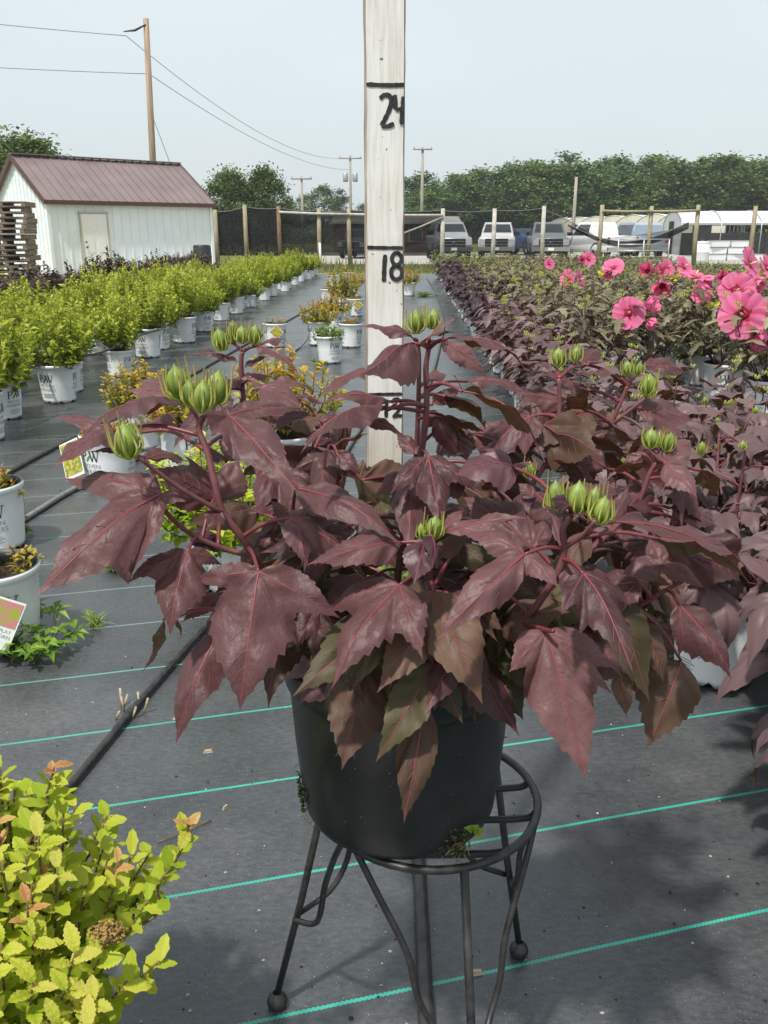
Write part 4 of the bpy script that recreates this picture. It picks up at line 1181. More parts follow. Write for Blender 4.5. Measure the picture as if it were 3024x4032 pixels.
def grid_leaf(mb, lob, scale, _, frame, sag, fold, wave, seed, ns=20, rings=9, t=.5, quilt=.006, droopmode=True):
    """lobed leaf blade: star-shaped outline about the leaf base, bent in depth.
    lob: (angle, length, half width ratio, tip offset along the normal); frame: (B, X, Yv, Nn)"""
    rng = random.Random(seed)
    if frame is None: frame = (V((0, 0, 0)), V((1, 0, 0)), V((0, 1, 0)), V((0, 0, 1)))
    B, X, Yv, Nn = frame
    pa, pb = .84, 1.55
    tm = pa / (pa + pb); mxv = tm ** pa * (1 - tm) ** pb
    tabs = []
    for a, L, w, off in lob:
        tab = []
        for k in range(ns + 1):
            tt = .004 + (1 - .004) * (k / ns) ** 1.15
            wd = w * L * (tt ** pa * (max(0, 1 - tt)) ** pb) / mxv
            tab.append((math.atan2(wd, tt * L), math.hypot(wd, tt * L)))
        tabs.append(tab)
    def rad(j, dl):
        tab = tabs[j]; dl = abs(dl)
        if dl >= tab[0][0]: return 0
        for k in range(len(tab) - 1):
            if tab[k + 1][0] <= dl <= tab[k][0]:
                a0, r0 = tab[k]; a1, r1 = tab[k + 1]
                return r0 if abs(a0 - a1) < 1e-9 else r0 + (r1 - r0) * (a0 - dl) / (a0 - a1)
        return tab[-1][1]
    pts = []
    for j, (a, L, w, off) in enumerate(lob):
        for sgn in (-1, 1):
            for k in range(ns + (1 if sgn > 0 else 0)):
                dl, r = tabs[j][k]
                phi = a + sgn * dl
                if all(rad(q, phi - lob[q][0]) <= r + 1e-9 for q in range(len(lob)) if q != j):
                    s = 1 + ((.055 if k % 2 else -.015) + rng.uniform(-.03, .03)) * min(1, k / 4) * (1 - (k / ns) ** 3)
                    pts.append((phi, r * s))
    pts.sort()
    # drop near duplicates in angle
    out = [pts[0]]
    for p in pts[1:]:
        if p[0] - out[-1][0] > 1e-4: out.append(p)
    pts = out
    ph1, ph2 = rng.uniform(0, 6), rng.uniform(0, 6)
    tw = rng.uniform(-.2, .2); cc = rng.uniform(.15, .55); drp = rng.uniform(.02, .14)
    def surf_z(phi, r):
        best = min(range(len(lob)), key=lambda q: abs(phi - lob[q][0]) / (.4 + lob[q][2]))
        a, L, w, off = lob[best]
        al = r * math.cos(phi - a); dd = abs(r * math.sin(phi - a)); s = max(0, min(1, al / L))
        z = sag * L * 4 * s * (1 - s) + fold * dd - cc * dd * dd / (w * L + 1e-6) - drp * L * s ** 3
        z += .035 * L * (math.sin(al / L * 9.1 + ph2 * 2) * math.sin(dd / L * 12 + ph1) * min(1, dd / (.05 * L)))
        z += wave * L * min(1, dd / (w * L + 1e-6)) ** 1.5 * math.sin(s * 13 + ph1 + (3 if phi > a else 0))
        z += wave * 1.1 * L * math.sin(s * 6 + ph2) * s
        z += quilt * L * math.sin((al - dd * .75) / L * 34) * min(1, dd / (.07 * L + 1e-6)) * (1 - s * .5)
        z += tw * (r * math.sin(phi - lob[0][0])) * s
        ws = 0; zo = 0
        for q in lob:
            ww = 1 / ((phi - q[0]) ** 2 + .015); ws += ww
            zo += ww * q[3] * min(1.2, r / q[1]) ** 1.4
        return z + zo / ws
    def pos(phi, r, dz=0):
        return B + X * (r * math.cos(phi)) * scale + Yv * (r * math.sin(phi)) * scale + Nn * ((surf_z(phi, r) + dz) * scale)
    o = len(mb.v); n = len(pts)
    mb.v.append(tuple(pos(lob[0][0], 0)))
    rho = [((i + 1) / rings) ** .85 for i in range(rings)]
    for ro in rho:
        for phi, r in pts: mb.v.append(tuple(pos(phi, r * ro)))
    for i in range(n - 1):
        mb.f.append((o, o + 1 + i, o + 2 + i)); mb.m.append(0); mb.t.append(t)
        for k in range(rings - 1):
            a = o + 1 + k * n + i
            mb.f.append((a, a + n, a + n + 1, a + 1)); mb.m.append(0); mb.t.append(t)
    return pos

LP = [leaf_proto(300 + i, [M['pleaf']]) for i in range(6)]
def near_hib(label, x, y, seed, group, rz, nst=8, H=.40):
    """a row plant close enough to tell its leaves apart: every leaf its own part"""
    t = potted('potted_hibiscus', label, 'potted plant', x, y, group, rz, None, None, 1.0, True)
    st, lv, tp = hib_layout(seed, nst=nst + 1, per=12, leafL=.145, H=H, Rr=.28, low=.02)
    rng = random.Random(seed)
    for pts in st:
        mb = MB(); mb.tube(pts, [.0055, .003], 6); mb.build('stem', M['stem'], t)
    pb = MB()
    for p, b, d, nn, L, tt in lv:
        pb.tube(catmull([p, p.lerp(b, .5) + V((0, 0, .006)), b], 3), [.0022, .0015], 5, cap=False)
        d = d.normalized(); nn = (nn - d * nn.dot(d)).normalized(); yy = nn.cross(d)
        m = Matrix((( d.x, yy.x, nn.x, b.x), (d.y, yy.y, nn.y, b.y), (d.z, yy.z, nn.z, b.z), (0, 0, 0, 1))) @ Matrix.Scale(L * 1.05, 4)
        o = link('leaf', LP[rng.randrange(6)], t); o.matrix_local = m
    q = pb.build('petioles', M['petiole'], t); q['kind'] = 'stuff'
    for tip in tp:
        for k in range(rng.randrange(1, 3)):
            make_bud(t, tip + V((rng.uniform(-.018, .018), rng.uniform(-.018, .018), .004)), V((rng.uniform(-.3, .3), rng.uniform(-.3, .3), 1)), .020, rng.randrange(99), small=True)
    return t

# ---- buds
BUDM = {}
def bud_meshes():
    mb = MB(); n = 10; seg = 20
    prof = []
    for i in range(n + 1):
        u = i / n
        r = (math.sin(math.pi * min(1, u * .92 + .06)) ** .8) * .345 * (1 - .25 * u ** 3)
        if u > .8: r *= 1 - (u - .8) / .2 * .93
        prof.append((r, u))
    for r, z in prof:
        for k in range(seg):
            a = 2 * math.pi * k / seg
            rr = r * (1 + .07 * math.cos(5 * a) - .03 * abs(math.cos(2.5 * a)))
            mb.v.append((rr * math.cos(a), rr * math.sin(a), z))
    for i in range(n):
        for k in range(seg):
            k2 = (k + 1) % seg
            mb.f.append((i * seg + k, i * seg + k2, (i + 1) * seg + k2, (i + 1) * seg + k)); mb.m.append(0)
            mb.t.append(.25 + .5 * abs(math.cos(2.5 * 2 * math.pi * k / seg)))
    mb.f.append(tuple(n * seg + k for k in range(seg))); mb.m.append(0); mb.t.append(.5)
    BUDM['body'] = mb.mesh('bud', M['bud'])
    for v in range(3):
        mb = MB(); rng = random.Random(600 + v)
        L = .84 + .13 * v
        for i in range(9):
            u = i / 8
            rr = .09 + .34 * math.sin(min(1, u / .5) * math.pi / 2) - (.17 - .07 * v) * max(0, (u - .5) / .5) ** 1.2
            z = -.04 + L * u * (.62 + .38 * u)
            w = .060 * (1 - u) ** .7 + .007
            c = V((rr, 0, z))
            for s in (-1, 1):
                mb.v.append((rr - .02, s * w, z)); mb.v.append((rr + .03, s * w * .5, z))
        for i in range(8):
            a = i * 4
            for p, q in ((0, 1), (1, 3), (3, 2), (2, 0)):
                mb.f.append((a + p, a + q, a + 4 + q, a + 4 + p)[::-1]); mb.m.append(0); mb.t.append(1 - .85 * (i / 7) ** .8)
        BUDM['bract%d' % v] = mb.mesh('bract', M['bract'])
bud_meshes()
def make_bud(parent, p, up, size, seed, small=False):
    """a bud with its ring of thin bracts; size = height"""
    rng = random.Random(seed)
    q = V((0, 0, 1)).rotation_difference(V(up).normalized())
    b = link('bud', BUDM['body'], parent, p); b.rotation_mode = 'QUATERNION'; b.rotation_quaternion = q
    sx = rng.uniform(.80, 1.08); b.scale = (size * sx, size * sx, size)
    n = 6 if small else 9
    for k in range(n):
        a = 2 * math.pi * k / n + rng.uniform(-.15, .15)
        o = link('bract', BUDM['bract%d' % rng.randrange(3)], b, (0, 0, 0), (0, rng.uniform(-.1, .16), a))
        o.scale = (rng.uniform(.9, 1.1), rng.uniform(.7, 1.2), rng.uniform(.78, 1.2))
    return b

PG = 'purple hibiscus rows on the right'
rng = random.Random(55)
for i in range(31):
    y = (1.13 if i == 0 else 1.33 + i * .45) + rng.uniform(-.03, .03); x = (.86 if i == 0 else .80 + .030 * (y - 1.15)) + rng.uniform(-.02, .02)
    lab = 'dark purple hibiscus in white pot, %s from the camera in the aisle row' % ordinal(i)
    if y < 2.6: near_hib(lab, x, y, 400 + i, PG, rng.uniform(0, 6) if i else R(-55))
    else:
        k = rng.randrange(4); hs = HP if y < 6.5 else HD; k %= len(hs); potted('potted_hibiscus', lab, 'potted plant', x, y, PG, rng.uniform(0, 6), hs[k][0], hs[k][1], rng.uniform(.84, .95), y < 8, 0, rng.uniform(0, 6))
for i in range(5):
    y = 1.38 + i * .45 + rng.uniform(-.03, .03); x = 1.24 + rng.uniform(-.03, .03)
    lab = 'dark purple hibiscus in white pot, %s from the camera in the second row' % ordinal(i)
    if y < 2.5: near_hib(lab, x, y, 430 + i, PG, rng.uniform(0, 6), 7, .30)
    else:
        k = rng.randrange(4); potted('potted_hibiscus', lab, 'potted plant', x, y, PG, rng.uniform(0, 6), HP[k][0], HP[k][1], rng.uniform(.74, .84), True, 0, rng.uniform(0, 6))
BGp = 'bronze hibiscus block with pink flowers on the right'
cols = [(1.36, 5.2), (1.80, 5.45), (2.22, 4.58), (2.80, 4.75), (3.3, 5.2), (3.9, 5.6), (4.5, 6.4), (5.1, 7.6), (5.7, 8.8)]
bronze = {}
for c, (x0, y0) in enumerate(cols):
    y = y0; i = 0
    while y < 21:
        x = x0 + .022 * (y - 5) + rng.uniform(-.05, .05)
        if c <= 1 and y > 15.5: mset = HG
        else: mset = HB if rng.random() < .86 else HG
        k = rng.randrange(len(mset))
        t = potted('potted_hibiscus', 'bronze hibiscus in white pot, %s from the near end of the %s bronze row' % (ordinal(i), ORD[c]), 'potted plant', x, y, BGp, rng.choice([R(-10), R(50)]) + rng.uniform(-.2, .2), mset[k][0], mset[k][1], rng.uniform(.98, 1.12) * (1 - .22 * max(0, min(1, (y - 7) / 6))), y < 9, 0, rng.uniform(0, 6))
        bronze[(c, i)] = t
        y += .60; i += 1
for i in range(5):
    y = 16.2 + i * .75
    potted('potted_hibiscus', 'green-bronze hibiscus at the far end of the purple aisle row, %s in line' % ordinal(i), 'potted plant', 1.25 + rng.uniform(-.1, .3), y, BGp, 0, HG[i % 2][0], HG[i % 2][1], .95, False, 0, i)

# ---- pink flowers
def petal_mesh(seed, curl=0.0, crump=0.0):
    rng = random.Random(seed); mb = MB(); nu, nv = 9, 9
    p1 = rng.uniform(0, 6)
    for i in range(nu + 1):
        u = i / nu
        for j in range(nv + 1):
            w = (j / nv - .5) * 2
            hw = .60 * math.sin(min(1, .12 + u * .95) * math.pi * .62) * (1 - .28 * max(0, u - .75) ** 2 * 8)
            x = .06 + u * (1 - .10 * w * w * u) + .02 * math.sin(w * 11 + p1) * u
            y = w * hw
            z = .18 * u - curl * u * u + .06 * math.sin(w * 8 + p1) * u + .05 * math.sin(w * 15 + 2 * p1) * u * u + crump * rng.uniform(-.12, .12) * u
            mb.v.append((x, y, z))
    for i in range(nu):
        for j in range(nv):
            a = i * (nv + 1) + j
            mb.f.append((a, a + nv + 1, a + nv + 2, a + 1)); mb.m.append(1 if i <= 1 else 0); mb.t.append(min(1, max(0, (i / nu) * .8 + .15 * ((j * 7) % 3))))
    return mb.mesh('petal', [M['petal'], M['eye']])
M['petal'] = leafmat('pink_petal', [(0, (0.66, 0.08, 0.20)), (0.4, (0.76, 0.16, 0.32)), (1, (0.82, 0.25, 0.43))], None, 0.35, 0.6, 0.2, 60, 0.3, 0.003)
M['eye'] = plain('flower_eye_red', (0.25, 0.008, 0.03), 0.5)
M['stamen'] = plain('stamen_yellow', (0.75, 0.55, 0.30), 0.6)
PET = [petal_mesh(700 + i, .05) for i in range(3)]
PETC = [petal_mesh(710 + i, -.55, .8) for i in range(2)]
def flower(parent, wp, face, r, seed, closed=False):
    """flower as a part of its plant; petals and stamen are sub-parts"""
    rng = random.Random(seed)
    mb = MB(); mb.lathe([(.0, -.12), (.10, -.06), (.15, .03), (.10, .05), (0, .05)], seg=12)
    f = link('flower', FLC['eye'], parent)
    q = V((0, 0, 1)).rotation_difference(V(face).normalized())
    inv = parent.matrix_basis.inverted()
    f.rotation_mode = 'QUATERNION'; f.location = inv @ V(wp); f.rotation_quaternion = q; s = r / parent.scale[0]; f.scale = (s, s, s)
    a0 = rng.uniform(0, 6)
    for k in range(5):
        o = link('petal', rng.choice(PETC if closed else PET), f, (0, 0, .003 * k), (rng.uniform(.10, .16), rng.uniform(-.1, .08) - (.5 if closed else 0), a0 + k * 2 * math.pi / 5))
    if not closed: link('stamen', FLC['stamen'], f)
    link('calyx', FLC['calyx'], f)
    return f
FLC = {}
mb = MB(); mb.lathe([(.0, -.05), (.10, .0), (.20, .055), (.12, .075), (0, .06)], seg=12); FLC['eye'] = mb.mesh('flower', M['eye'])
mb = MB(); mb.tube([(0, 0, .03), (0, 0, .3), (.02, .02, .5)], [.045, .06, .03], 8); FLC['stamen'] = mb.mesh('stamen', M['stamen'])
mb = MB()
for k in range(5):
    a = k * 2 * math.pi / 5
    add_leaf(mb, V((0, 0, -.14)), V((math.cos(a), math.sin(a), .35)), V((0, 0, 1)), .42, .22, .8)
FLC['calyx'] = mb.mesh('calyx', M['bract'], False)
FL = [(1358, 677, 5.25, .096, (-.15, -1, .25), 0), (1394, 668, 5.45, .075, (.6, -.6, .5), 1), (1399, 692, 5.3, .05, (.5, -.5, -.4), 1), (1590, 629, 5.1, .105, (-.1, -1, .3), 0), (1606, 680, 4.85, .13, (-.55, -.75, .15), 0), (1634, 717, 4.8, .085, (.2, -.7, -.7), 1),
      (1618, 572, 6.2, .125, (.5, -.5, .3), 0), (1431, 616, 6.6, .11, (-.3, -.8, -.3), 1), (1228, 604, 7.6, .09, (-.8, -.5, .2), 0), (1252, 604, 7.9, .09, (.8, -.5, .3), 0), (1325, 579, 8.6, .11, (-.3, -.6, .6), 0), (1315, 586, 8.4, .08, (-.2, -.7, -.4), 1),
      (1400, 587, 8.3, .11, (-.4, -.7, .2), 1), (1420, 590, 8.0, .10, (.2, -.8, .3), 1), (1441, 578, 8.6, .09, (.4, -.7, .4), 0), (1476, 577, 8.2, .11, (.5, -.7, .5), 0), (1503, 601, 6.5, .125, (.1, -.2, 1), 0), (1516, 608, 6.5, .06, (.5, -.5, 0), 1), (1537, 640, 5.6, .10, (-.9, -.3, .2), 1),
      (1655, 580, 6.4, .10, (.6, -.6, .4), 0), (1271, 560, 12.5, .11, (.2, -.9, .3), 0), (1258, 563, 12.2, .09, (-.3, -.9, .3), 1), (1186, 570, 11.0, .075, (.3, -.9, .3), 0), (1560, 600, 6.9, .07, (-.3, -.8, .2), 1), (1625, 610, 5.9, .075, (.3, -.7, -.2), 1)]
for i, (xd, yd, Y, r, fc, cl) in enumerate(FL):
    Y -= .40 if Y < 7 else .25
    wp = P(xd * K, yd * K, Y * 1.095)
    par = min(bronze.values(), key=lambda o: (o.location.x - wp.x) ** 2 + (o.location.y - wp.y - .30) ** 2)
    flower(par, wp, fc, r * .97, 800 + i, bool(cl))
    # stalk up to the flower
    inv = par.matrix_basis.inverted(); a = inv @ wp; b = V((a.x * .25, a.y * .25, .3))
    mb = MB(); mb.tube(catmull([b, b.lerp(a, .6) + V((0, 0, .02)), a - V(fc).normalized() * (r * .1 / par.scale[0])], 5), [.004, .0025], 5); mb.build('stem', M['petiole'], par)
# yellowing sepals and spent leaves among the flowers
for i, (xd, yd, Y) in enumerate([(1458, 601, 6.8), (1540, 661, 5.0), (1617, 590, 6.1), (1640, 598, 6.0), (1470, 588, 8.1), (1345, 586, 8.4), (1300, 590, 7.6), (1648, 760, 4.55)]):
    wp = P(xd * K, yd * K, Y * 1.095); par = min(bronze.values(), key=lambda o: (o.location.x - wp.x) ** 2 + (o.location.y - wp.y - .1) ** 2)
    inv = par.matrix_basis.inverted(); mb = MB(); rg = random.Random(i)
    for k in range(5): add_leaf(mb, inv @ wp, rdir(rg), rdir(rg), .05, .035, 1.0)
    mb.build('yellow_calyx', M['yell'] if 'yell' in M else M.setdefault('yell', leafmat('yellow_calyx', [(0, (.45, .45, .03)), (1, (.62, .58, .06))])), par, smooth=False)
# ================================================================== PLANT STAND, POT, STICK
M['iron'] = surf('black_wrought_iron', (0.010, 0.010, 0.011), (0.035, 0.033, 0.031), 70, 0.42, 0.5, 0.25, 0.001)
SC = V((.055, .903, 0)); SZ = .397; SR = .130; FR = .216; RODR = .0049
stand = thing('plant_stand', 'black iron three-legged plant stand under the black pot', 'plant stand', SC, survey=False)
mb = MB(); mb.tube([(SR * math.cos(2 * math.pi * k / 48), SR * math.sin(2 * math.pi * k / 48), SZ) for k in range(49)], RODR, 10, cap=False); mb.build('ring', M['iron'], stand)
for deg in (163, 46, 284):
    a = R(deg)
    def pol(r, d, z): return V((r * math.cos(a + R(d)), r * math.sin(a + R(d)), z))
    mb = MB(); mb.tube([pol(SR, 0, SZ), pol((SR + FR) / 2, 0, SZ / 2), pol(FR, 0, .02)], [.0050, .0050, .0049], 10); lg = mb.build('leg', M['iron'], stand)
    f = MB(); f.lathe([(0.0, 0.0), (.009, .0), (.0135, .004), (.0148, .010), (.013, .016), (.0088, .021), (.0055, .025)], pol(FR, 0, 0), 20); f.build('ball_foot', M['iron'], lg)
    for s in (-1, 1):
        mb = MB(); mb.tube(catmull([pol(SR, 56 * s, SZ), pol(SR * .98, 44 * s, SZ - .045), pol(SR * 1.0, 27 * s, SZ - .115), pol(SR * 1.05, 21 * s, SZ - .17), pol(SR * 1.14, 12 * s, SZ - .205), pol(SR + (FR - SR) * .58, 2.2 * s, SZ * (1 - .58) + .0)], 6), .0040, 8)
        mb.build('brace', M['iron'], stand)
for k in range(4):
    yy = -.09 + .06 * k; xx = math.sqrt(SR ** 2 - yy ** 2)
    mb = MB(); mb.tube(catmull([(-xx, yy, SZ), (-xx + .03, yy, SZ - .011), (xx - .03, yy, SZ - .011), (xx, yy, SZ)], 4), .0042, 8); mb.build('cross_bar', M['iron'], stand)

PC = V((.018, .884, SZ + .006))
plant = thing('potted_hibiscus', 'large purple-leaved hibiscus with green buds in a black pot on the stand', 'potted plant', PC, survey=False)
def loc(p): return V(p) - PC
mb = MB(); h = .206; r1, r0 = .129, .112
mb.lathe([(0, .002), (r0 - .012, .002), (r0 - .004, .005), (r0, .014), (r0 + .003, .04), (r0 + (r1 - r0) * .5, h * .5), (r1 - .004, h - .034), (r1 - .003, h - .032), (r1 + .001, h - .030), (r1 + .003, h - .004), (r1 + .002, h), (r1 - .003, h), (r1 - .006, h - .03), (r1 - .014, h - .06)], seg=64)
pot_o = mb.build('pot', M['pot_black'], plant)
link('soil', soil_mesh(r1 - .007, h - .034, 5), plant)
# moss and roots at the drain holes
mb = MB(); rng = random.Random(4)
def onpot(deg, z, out=.002):
    a_ = R(deg); rr = r0 + out + .003 * z / .04; return V((rr * math.cos(a_), rr * math.sin(a_), z))
for deg, z in ((196, .035), (303, .018)):
    for k in range(110):
        c = onpot(deg + rng.gauss(0, 4.5), max(.004, z + rng.gauss(0, .011)))
        add_leaf(mb, c, rdir(rng) + V((c.x, c.y, 0)) * 4, rdir(rng), .0055, .003, rng.uniform(0, .5))
q = mb.build('moss', M['gleaf'], plant, smooth=False); q['kind'] = 'stuff'
mb = MB()
for deg, n in ((200, 7), (305, 14)):
    for k in range(n):
        a_ = onpot(deg + rng.gauss(0, 3.5), .012 + rng.gauss(0, .004), .001); b_ = onpot(deg + rng.gauss(0, 5), .012 - abs(rng.gauss(.012, .01)), rng.uniform(.001, .008))
        mb.tube(catmull([a_, a_.lerp(b_, .5) + rdir(rng) * .003, b_], 4), .00045, 4)
q = mb.build('root_hairs', M['cane'], plant); q['kind'] = 'stuff'
mb = MB(); c = onpot(310, .02)
mb.tube([c, c + V((.004, -.006, .012))], .0006, 4, m=0)
for d in ((-.6, -.3, .5), (.8, -.3, .2), (.3, -.4, .8), (.5, -.2, -.4)): add_leaf(mb, c + V((.004, -.006, .012)), V(d), V((0, -.6, .8)), .013, .009, .9)
mb.build('seedling', M['weed'], plant, smooth=False)

# ---- measuring stick
M['board'] = None
def board_mat():
    m, n = newmat('white_painted_board')
    b, out = principled(n, 0.62, 0.25)
    g = noise(n, 30, 5, 0.6, stretch=(9, 9, .5))
    r = ramp(n, g.outputs[0], [(0.28, (0.62, 0.61, 0.58)), (0.5, (0.75, 0.74, 0.72)), (0.75, (0.80, 0.80, 0.79))])
    st = noise(n, 6, 6, 0.6)
    r2 = ramp(n, st.outputs[0], [(0.36, (0.80, 0.74, 0.63)), (0.56, (1, 1, 1))])
    mu = N_(n, 'ShaderNodeMixRGB', blend_type='MULTIPLY'); mu.inputs[0].default_value = .8
    n.links.new(r.outputs[0], mu.inputs[1]); n.links.new(r2.outputs[0], mu.inputs[2])
    sp = noise(n, 120, 2, 0.5)
    r3 = ramp(n, sp.outputs[0], [(0.27, (0.30, 0.24, 0.18)), (0.31, (1, 1, 1))])
    mu2 = N_(n, 'ShaderNodeMixRGB', blend_type='MULTIPLY'); mu2.inputs[0].default_value = 1
    n.links.new(mu.outputs[0], mu2.inputs[1]); n.links.new(r3.outputs[0], mu2.inputs[2])
    n.links.new(mu2.outputs[0], b.inputs['Base Color'])
    bump(n, g.outputs[0], b, 0.5, 0.002)
    return m
M['board'] = board_mat()
M['board_edge'] = surf('bare_board_edge', (0.20, 0.14, 0.10), (0.50, 0.44, 0.38), 25, 0.8, 0.2, 0.4, 0.002, stretch=(4, 4, .5))
M['marker'] = surf('black_marker_paint', (0.012, 0.012, 0.014), (0.045, 0.045, 0.05), 150, 0.5, 0.35, 0.3, 0.001)
BW, BT = .0418, .018
stick = thing('measuring_stick', 'white painted wooden measuring stick with hand-painted black inch numbers', 'measuring stick', (.0005, .997, .553), R(5), survey=False)
mb = MB(); N = 40; top = .80
e = .0018
sec = [(-BW / 2 + e, -BT / 2), (BW / 2 - e, -BT / 2), (BW / 2, -BT / 2 + e), (BW / 2, BT / 2), (-BW / 2, BT / 2), (-BW / 2, -BT / 2 + e)]
rng = random.Random(2)
for i in range(N + 1):
    z = top * i / N
    for x, y in sec: mb.v.append((x + rng.uniform(-.0005, .0005), y, z))
for i in range(N):
    for k in range(6):
        k2 = (k + 1) % 6
        mb.f.append((i * 6 + k, i * 6 + k2, (i + 1) * 6 + k2, (i + 1) * 6 + k)); mb.m.append(0 if k == 0 else 1); mb.t.append(.5)
mb.f.append(tuple(N * 6 + k for k in range(6))); mb.m.append(1); mb.t.append(.5)
mb.f.append(tuple(reversed(range(6)))); mb.m.append(1); mb.t.append(.5)
mb.build('board', [M['board'], M['board_edge']], stick, smooth=False)
def paint(name, strokes, z0):
    """brush strokes: list of (points (u, v below the mark), width); rough edged"""
    mb = MB(); rng = random.Random(len(name) * 7 + int(z0 * 1000))
    lay = 0
    for pts, w in strokes:
        fine = catmull([V((u * BW - BW / 2, 0, z0 - v)) for u, v in pts], 7) if len(pts) > 2 else [V((pts[0][0] * BW - BW / 2, 0, z0 - pts[0][1])).lerp(V((pts[1][0] * BW - BW / 2, 0, z0 - pts[1][1])), k / 12) for k in range(13)]
        lay += 1
        y = -BT / 2 - .0005 - .00025 * lay
        o = len(mb.v); n = len(fine)
        for i, p in enumerate(fine):
            tg = (fine[min(i + 1, n - 1)] - fine[max(i - 1, 0)]).normalized(); nn = V((-tg.z, 0, tg.x))
            ww = w * (1 + rng.uniform(-.13, .13)) * (.75 if i in (0, n - 1) else 1)
            for s in (-1, 1):
                q = p + nn * (s * ww / 2); q.x = max(-BW / 2 + .0012, min(BW / 2 - .0012, q.x)); mb.v.append((q.x, y, q.z))
        for i in range(n - 1):
            a = o + i * 2; mb.f.append((a, a + 1, a + 3, a + 2)); mb.m.append(0); mb.t.append(.5)
    return mb.build(name, M['marker'], stick, smooth=False)
IN = .0267
paint('mark_line', [([(0.02, 0), (.5, .0006), (.98, 0)], .0042)], 24 * IN)
paint('mark_line', [([(0.02, 0), (.5, .0004), (.98, .0006)], .0036)], 18 * IN)
paint('mark_line', [([(0.02, 0), (.5, .0), (.98, 0)], .0034)], 12 * IN)
paint('mark_line', [([(0.02, 0), (.5, .0), (.98, 0)], .0034)], 6 * IN)
paint('numeral_two', [([(.37, .0135), (.47, .0100), (.60, .0105), (.645, .0150), (.60, .0235), (.50, .0320), (.41, .0385)], .0046), ([(.40, .0390), (.55, .0395), (.72, .0370)], .0044)], 24 * IN)
paint('numeral_four', [([(.735, .0095), (.745, .0165), (.74, .0225)], .0050), ([(.735, .0222), (.82, .0232), (.92, .0222)], .0036), ([(.955, .0110), (.945, .0240), (.905, .0375)], .0056)], 24 * IN)
paint('numeral_one', [([(.50, .0075), (.475, .0205), (.465, .0360)], .0048)], 18 * IN)
def loop(cx, cv, ru, rv): return [(cx + ru * math.cos(a), cv + rv * math.sin(a)) for a in [2 * math.pi * k / 12 - 1.5 for k in range(14)]]
paint('numeral_eight', [(loop(.80, .0120, .125, .0062), .0042), (loop(.80, .0265, .145, .0072), .0046)], 18 * IN)
paint('numeral_one', [([(.55, .006), (.53, .016), (.525, .027)], .0040)], 12 * IN)
paint('numeral_two', [([(.68, .0095), (.76, .0058), (.88, .0065), (.93, .0115), (.86, .0195), (.72, .0265)], .0034), ([(.70, .0262), (.84, .0250), (.975, .0252)], .0034)], 12 * IN)
paint('numeral_six', [([(.80, .006), (.68, .014), (.66, .024), (.76, .029), (.87, .024), (.80, .018), (.68, .021)], .0038)], 6 * IN)

# ================================================================== HERO PLANT
SPTS = []; STEMS = []
def stem(name, pts, r0, r1, mat='stem', n=6):
    w = [PH(*p) if len(p) == 3 and p[0] > 5 else V(p) + V((.002, .119, 0)) for p in pts]
    c = catmull(w, n)
    mb = MB(); mb.tube([loc(p) for p in c], [r0 * .66, r1 * .66], 10); mb.build(name, M[mat], plant)
    SPTS.extend(c); STEMS.append(c)
    return c
Bz = .575
stem('stem', [(-.03, .745, Bz), (1180, 2400, .70), (1040, 2245, .645), (950, 2115, .625), (875, 2015, .62), (845, 1900, .622), (815, 1775, .63), (783, 1690, .635), (800, 1640, .635)], .0062, .0038)
stem('stem', [(875, 2010, .62), (850, 2004, .615), (690, 1910, .60), (545, 1800, .585)], .0036, .0026)
stem('stem', [(1000, 2190, .64), (880, 2160, .64), (755, 2105, .63), (665, 2030, .615), (632, 1970, .605)], .0042, .0028)
stem('stem', [(-.035, .79, Bz), (1180, 2250, .78), (1060, 2000, .80), (985, 1750, .82), (958, 1560, .83), (950, 1425, .83), (955, 1385, .83)], .0050, .0036)
stem('stem', [(.010, .745, Bz), (1565, 2300, .72), (1605, 2010, .705), (1640, 1880, .70), (1668, 1730, .695), (1680, 1600, .69), (1677, 1450, .69), (1688, 1372, .69)], .0058, .0036)
stem('stem', [(.012, .775, Bz), (1590, 2200, .76), (1630, 1900, .745), (1645, 1650, .735), (1650, 1420, .73), (1640, 1340, .715)], .0046, .0030)
stem('stem', [(.05, .76, Bz), (1850, 2250, .74), (2010, 2020, .75), (2140, 1840, .76), (2185, 1720, .765), (2202, 1610, .77), (2200, 1490, .77)], .0050, .0030)
stem('stem', [(.06, .775, Bz), (1900, 2260, .78), (2160, 1990, .79), (2330, 1790, .80), (2400, 1680, .80), (2450, 1570, .80), (2470, 1520, .80)], .0050, .0030)
stem('stem', [(2390, 1690, .80), (2450, 1640, .79), (2520, 1585, .785), (2545, 1560, .785)], .0032, .0026)
stem('stem', [(.07, .75, Bz), (1960, 2330, .70), (2270, 2200, .70), (2440, 2060, .70), (2515, 1975, .70), (2555, 1870, .70), (2585, 1820, .70)], .0052, .0032)
stem('stem', [(.065, .715, Bz), (1960, 2470, .645), (2070, 2430, .61), (2140, 2345, .595), (2200, 2245, .59), (2222, 2160, .59), (2216, 2085, .59), (2250, 2030, .59)], .0060, .0036)
stem('stem', [(2222, 2160, .59), (2290, 2110, .58), (2345, 2050, .57)], .0030, .0024)
stem('stem', [(.02, .70, Bz), (1690, 2400, .645), (1692, 2250, .625), (1697, 2130, .615)], .0042, .0026)
stem('stem', [(.05, .70, Bz), (1250, 2330, .70), (1144, 2180, .70), (1150, 2060, .70)], .0036, .0024, 'petiole')
stem('stem', [(-.01, .76, Bz), (1310, 2150, .78), (1318, 1880, .78), (1302, 1755, .78), (1290, 1690, .78)], .0040, .0024)
stem('stem', [(.08, .73, Bz), (2230, 2470, .66), (2500, 2390, .645), (2610, 2330, .64), (2714, 2275, .635)], .0046, .0026, 'petiole')
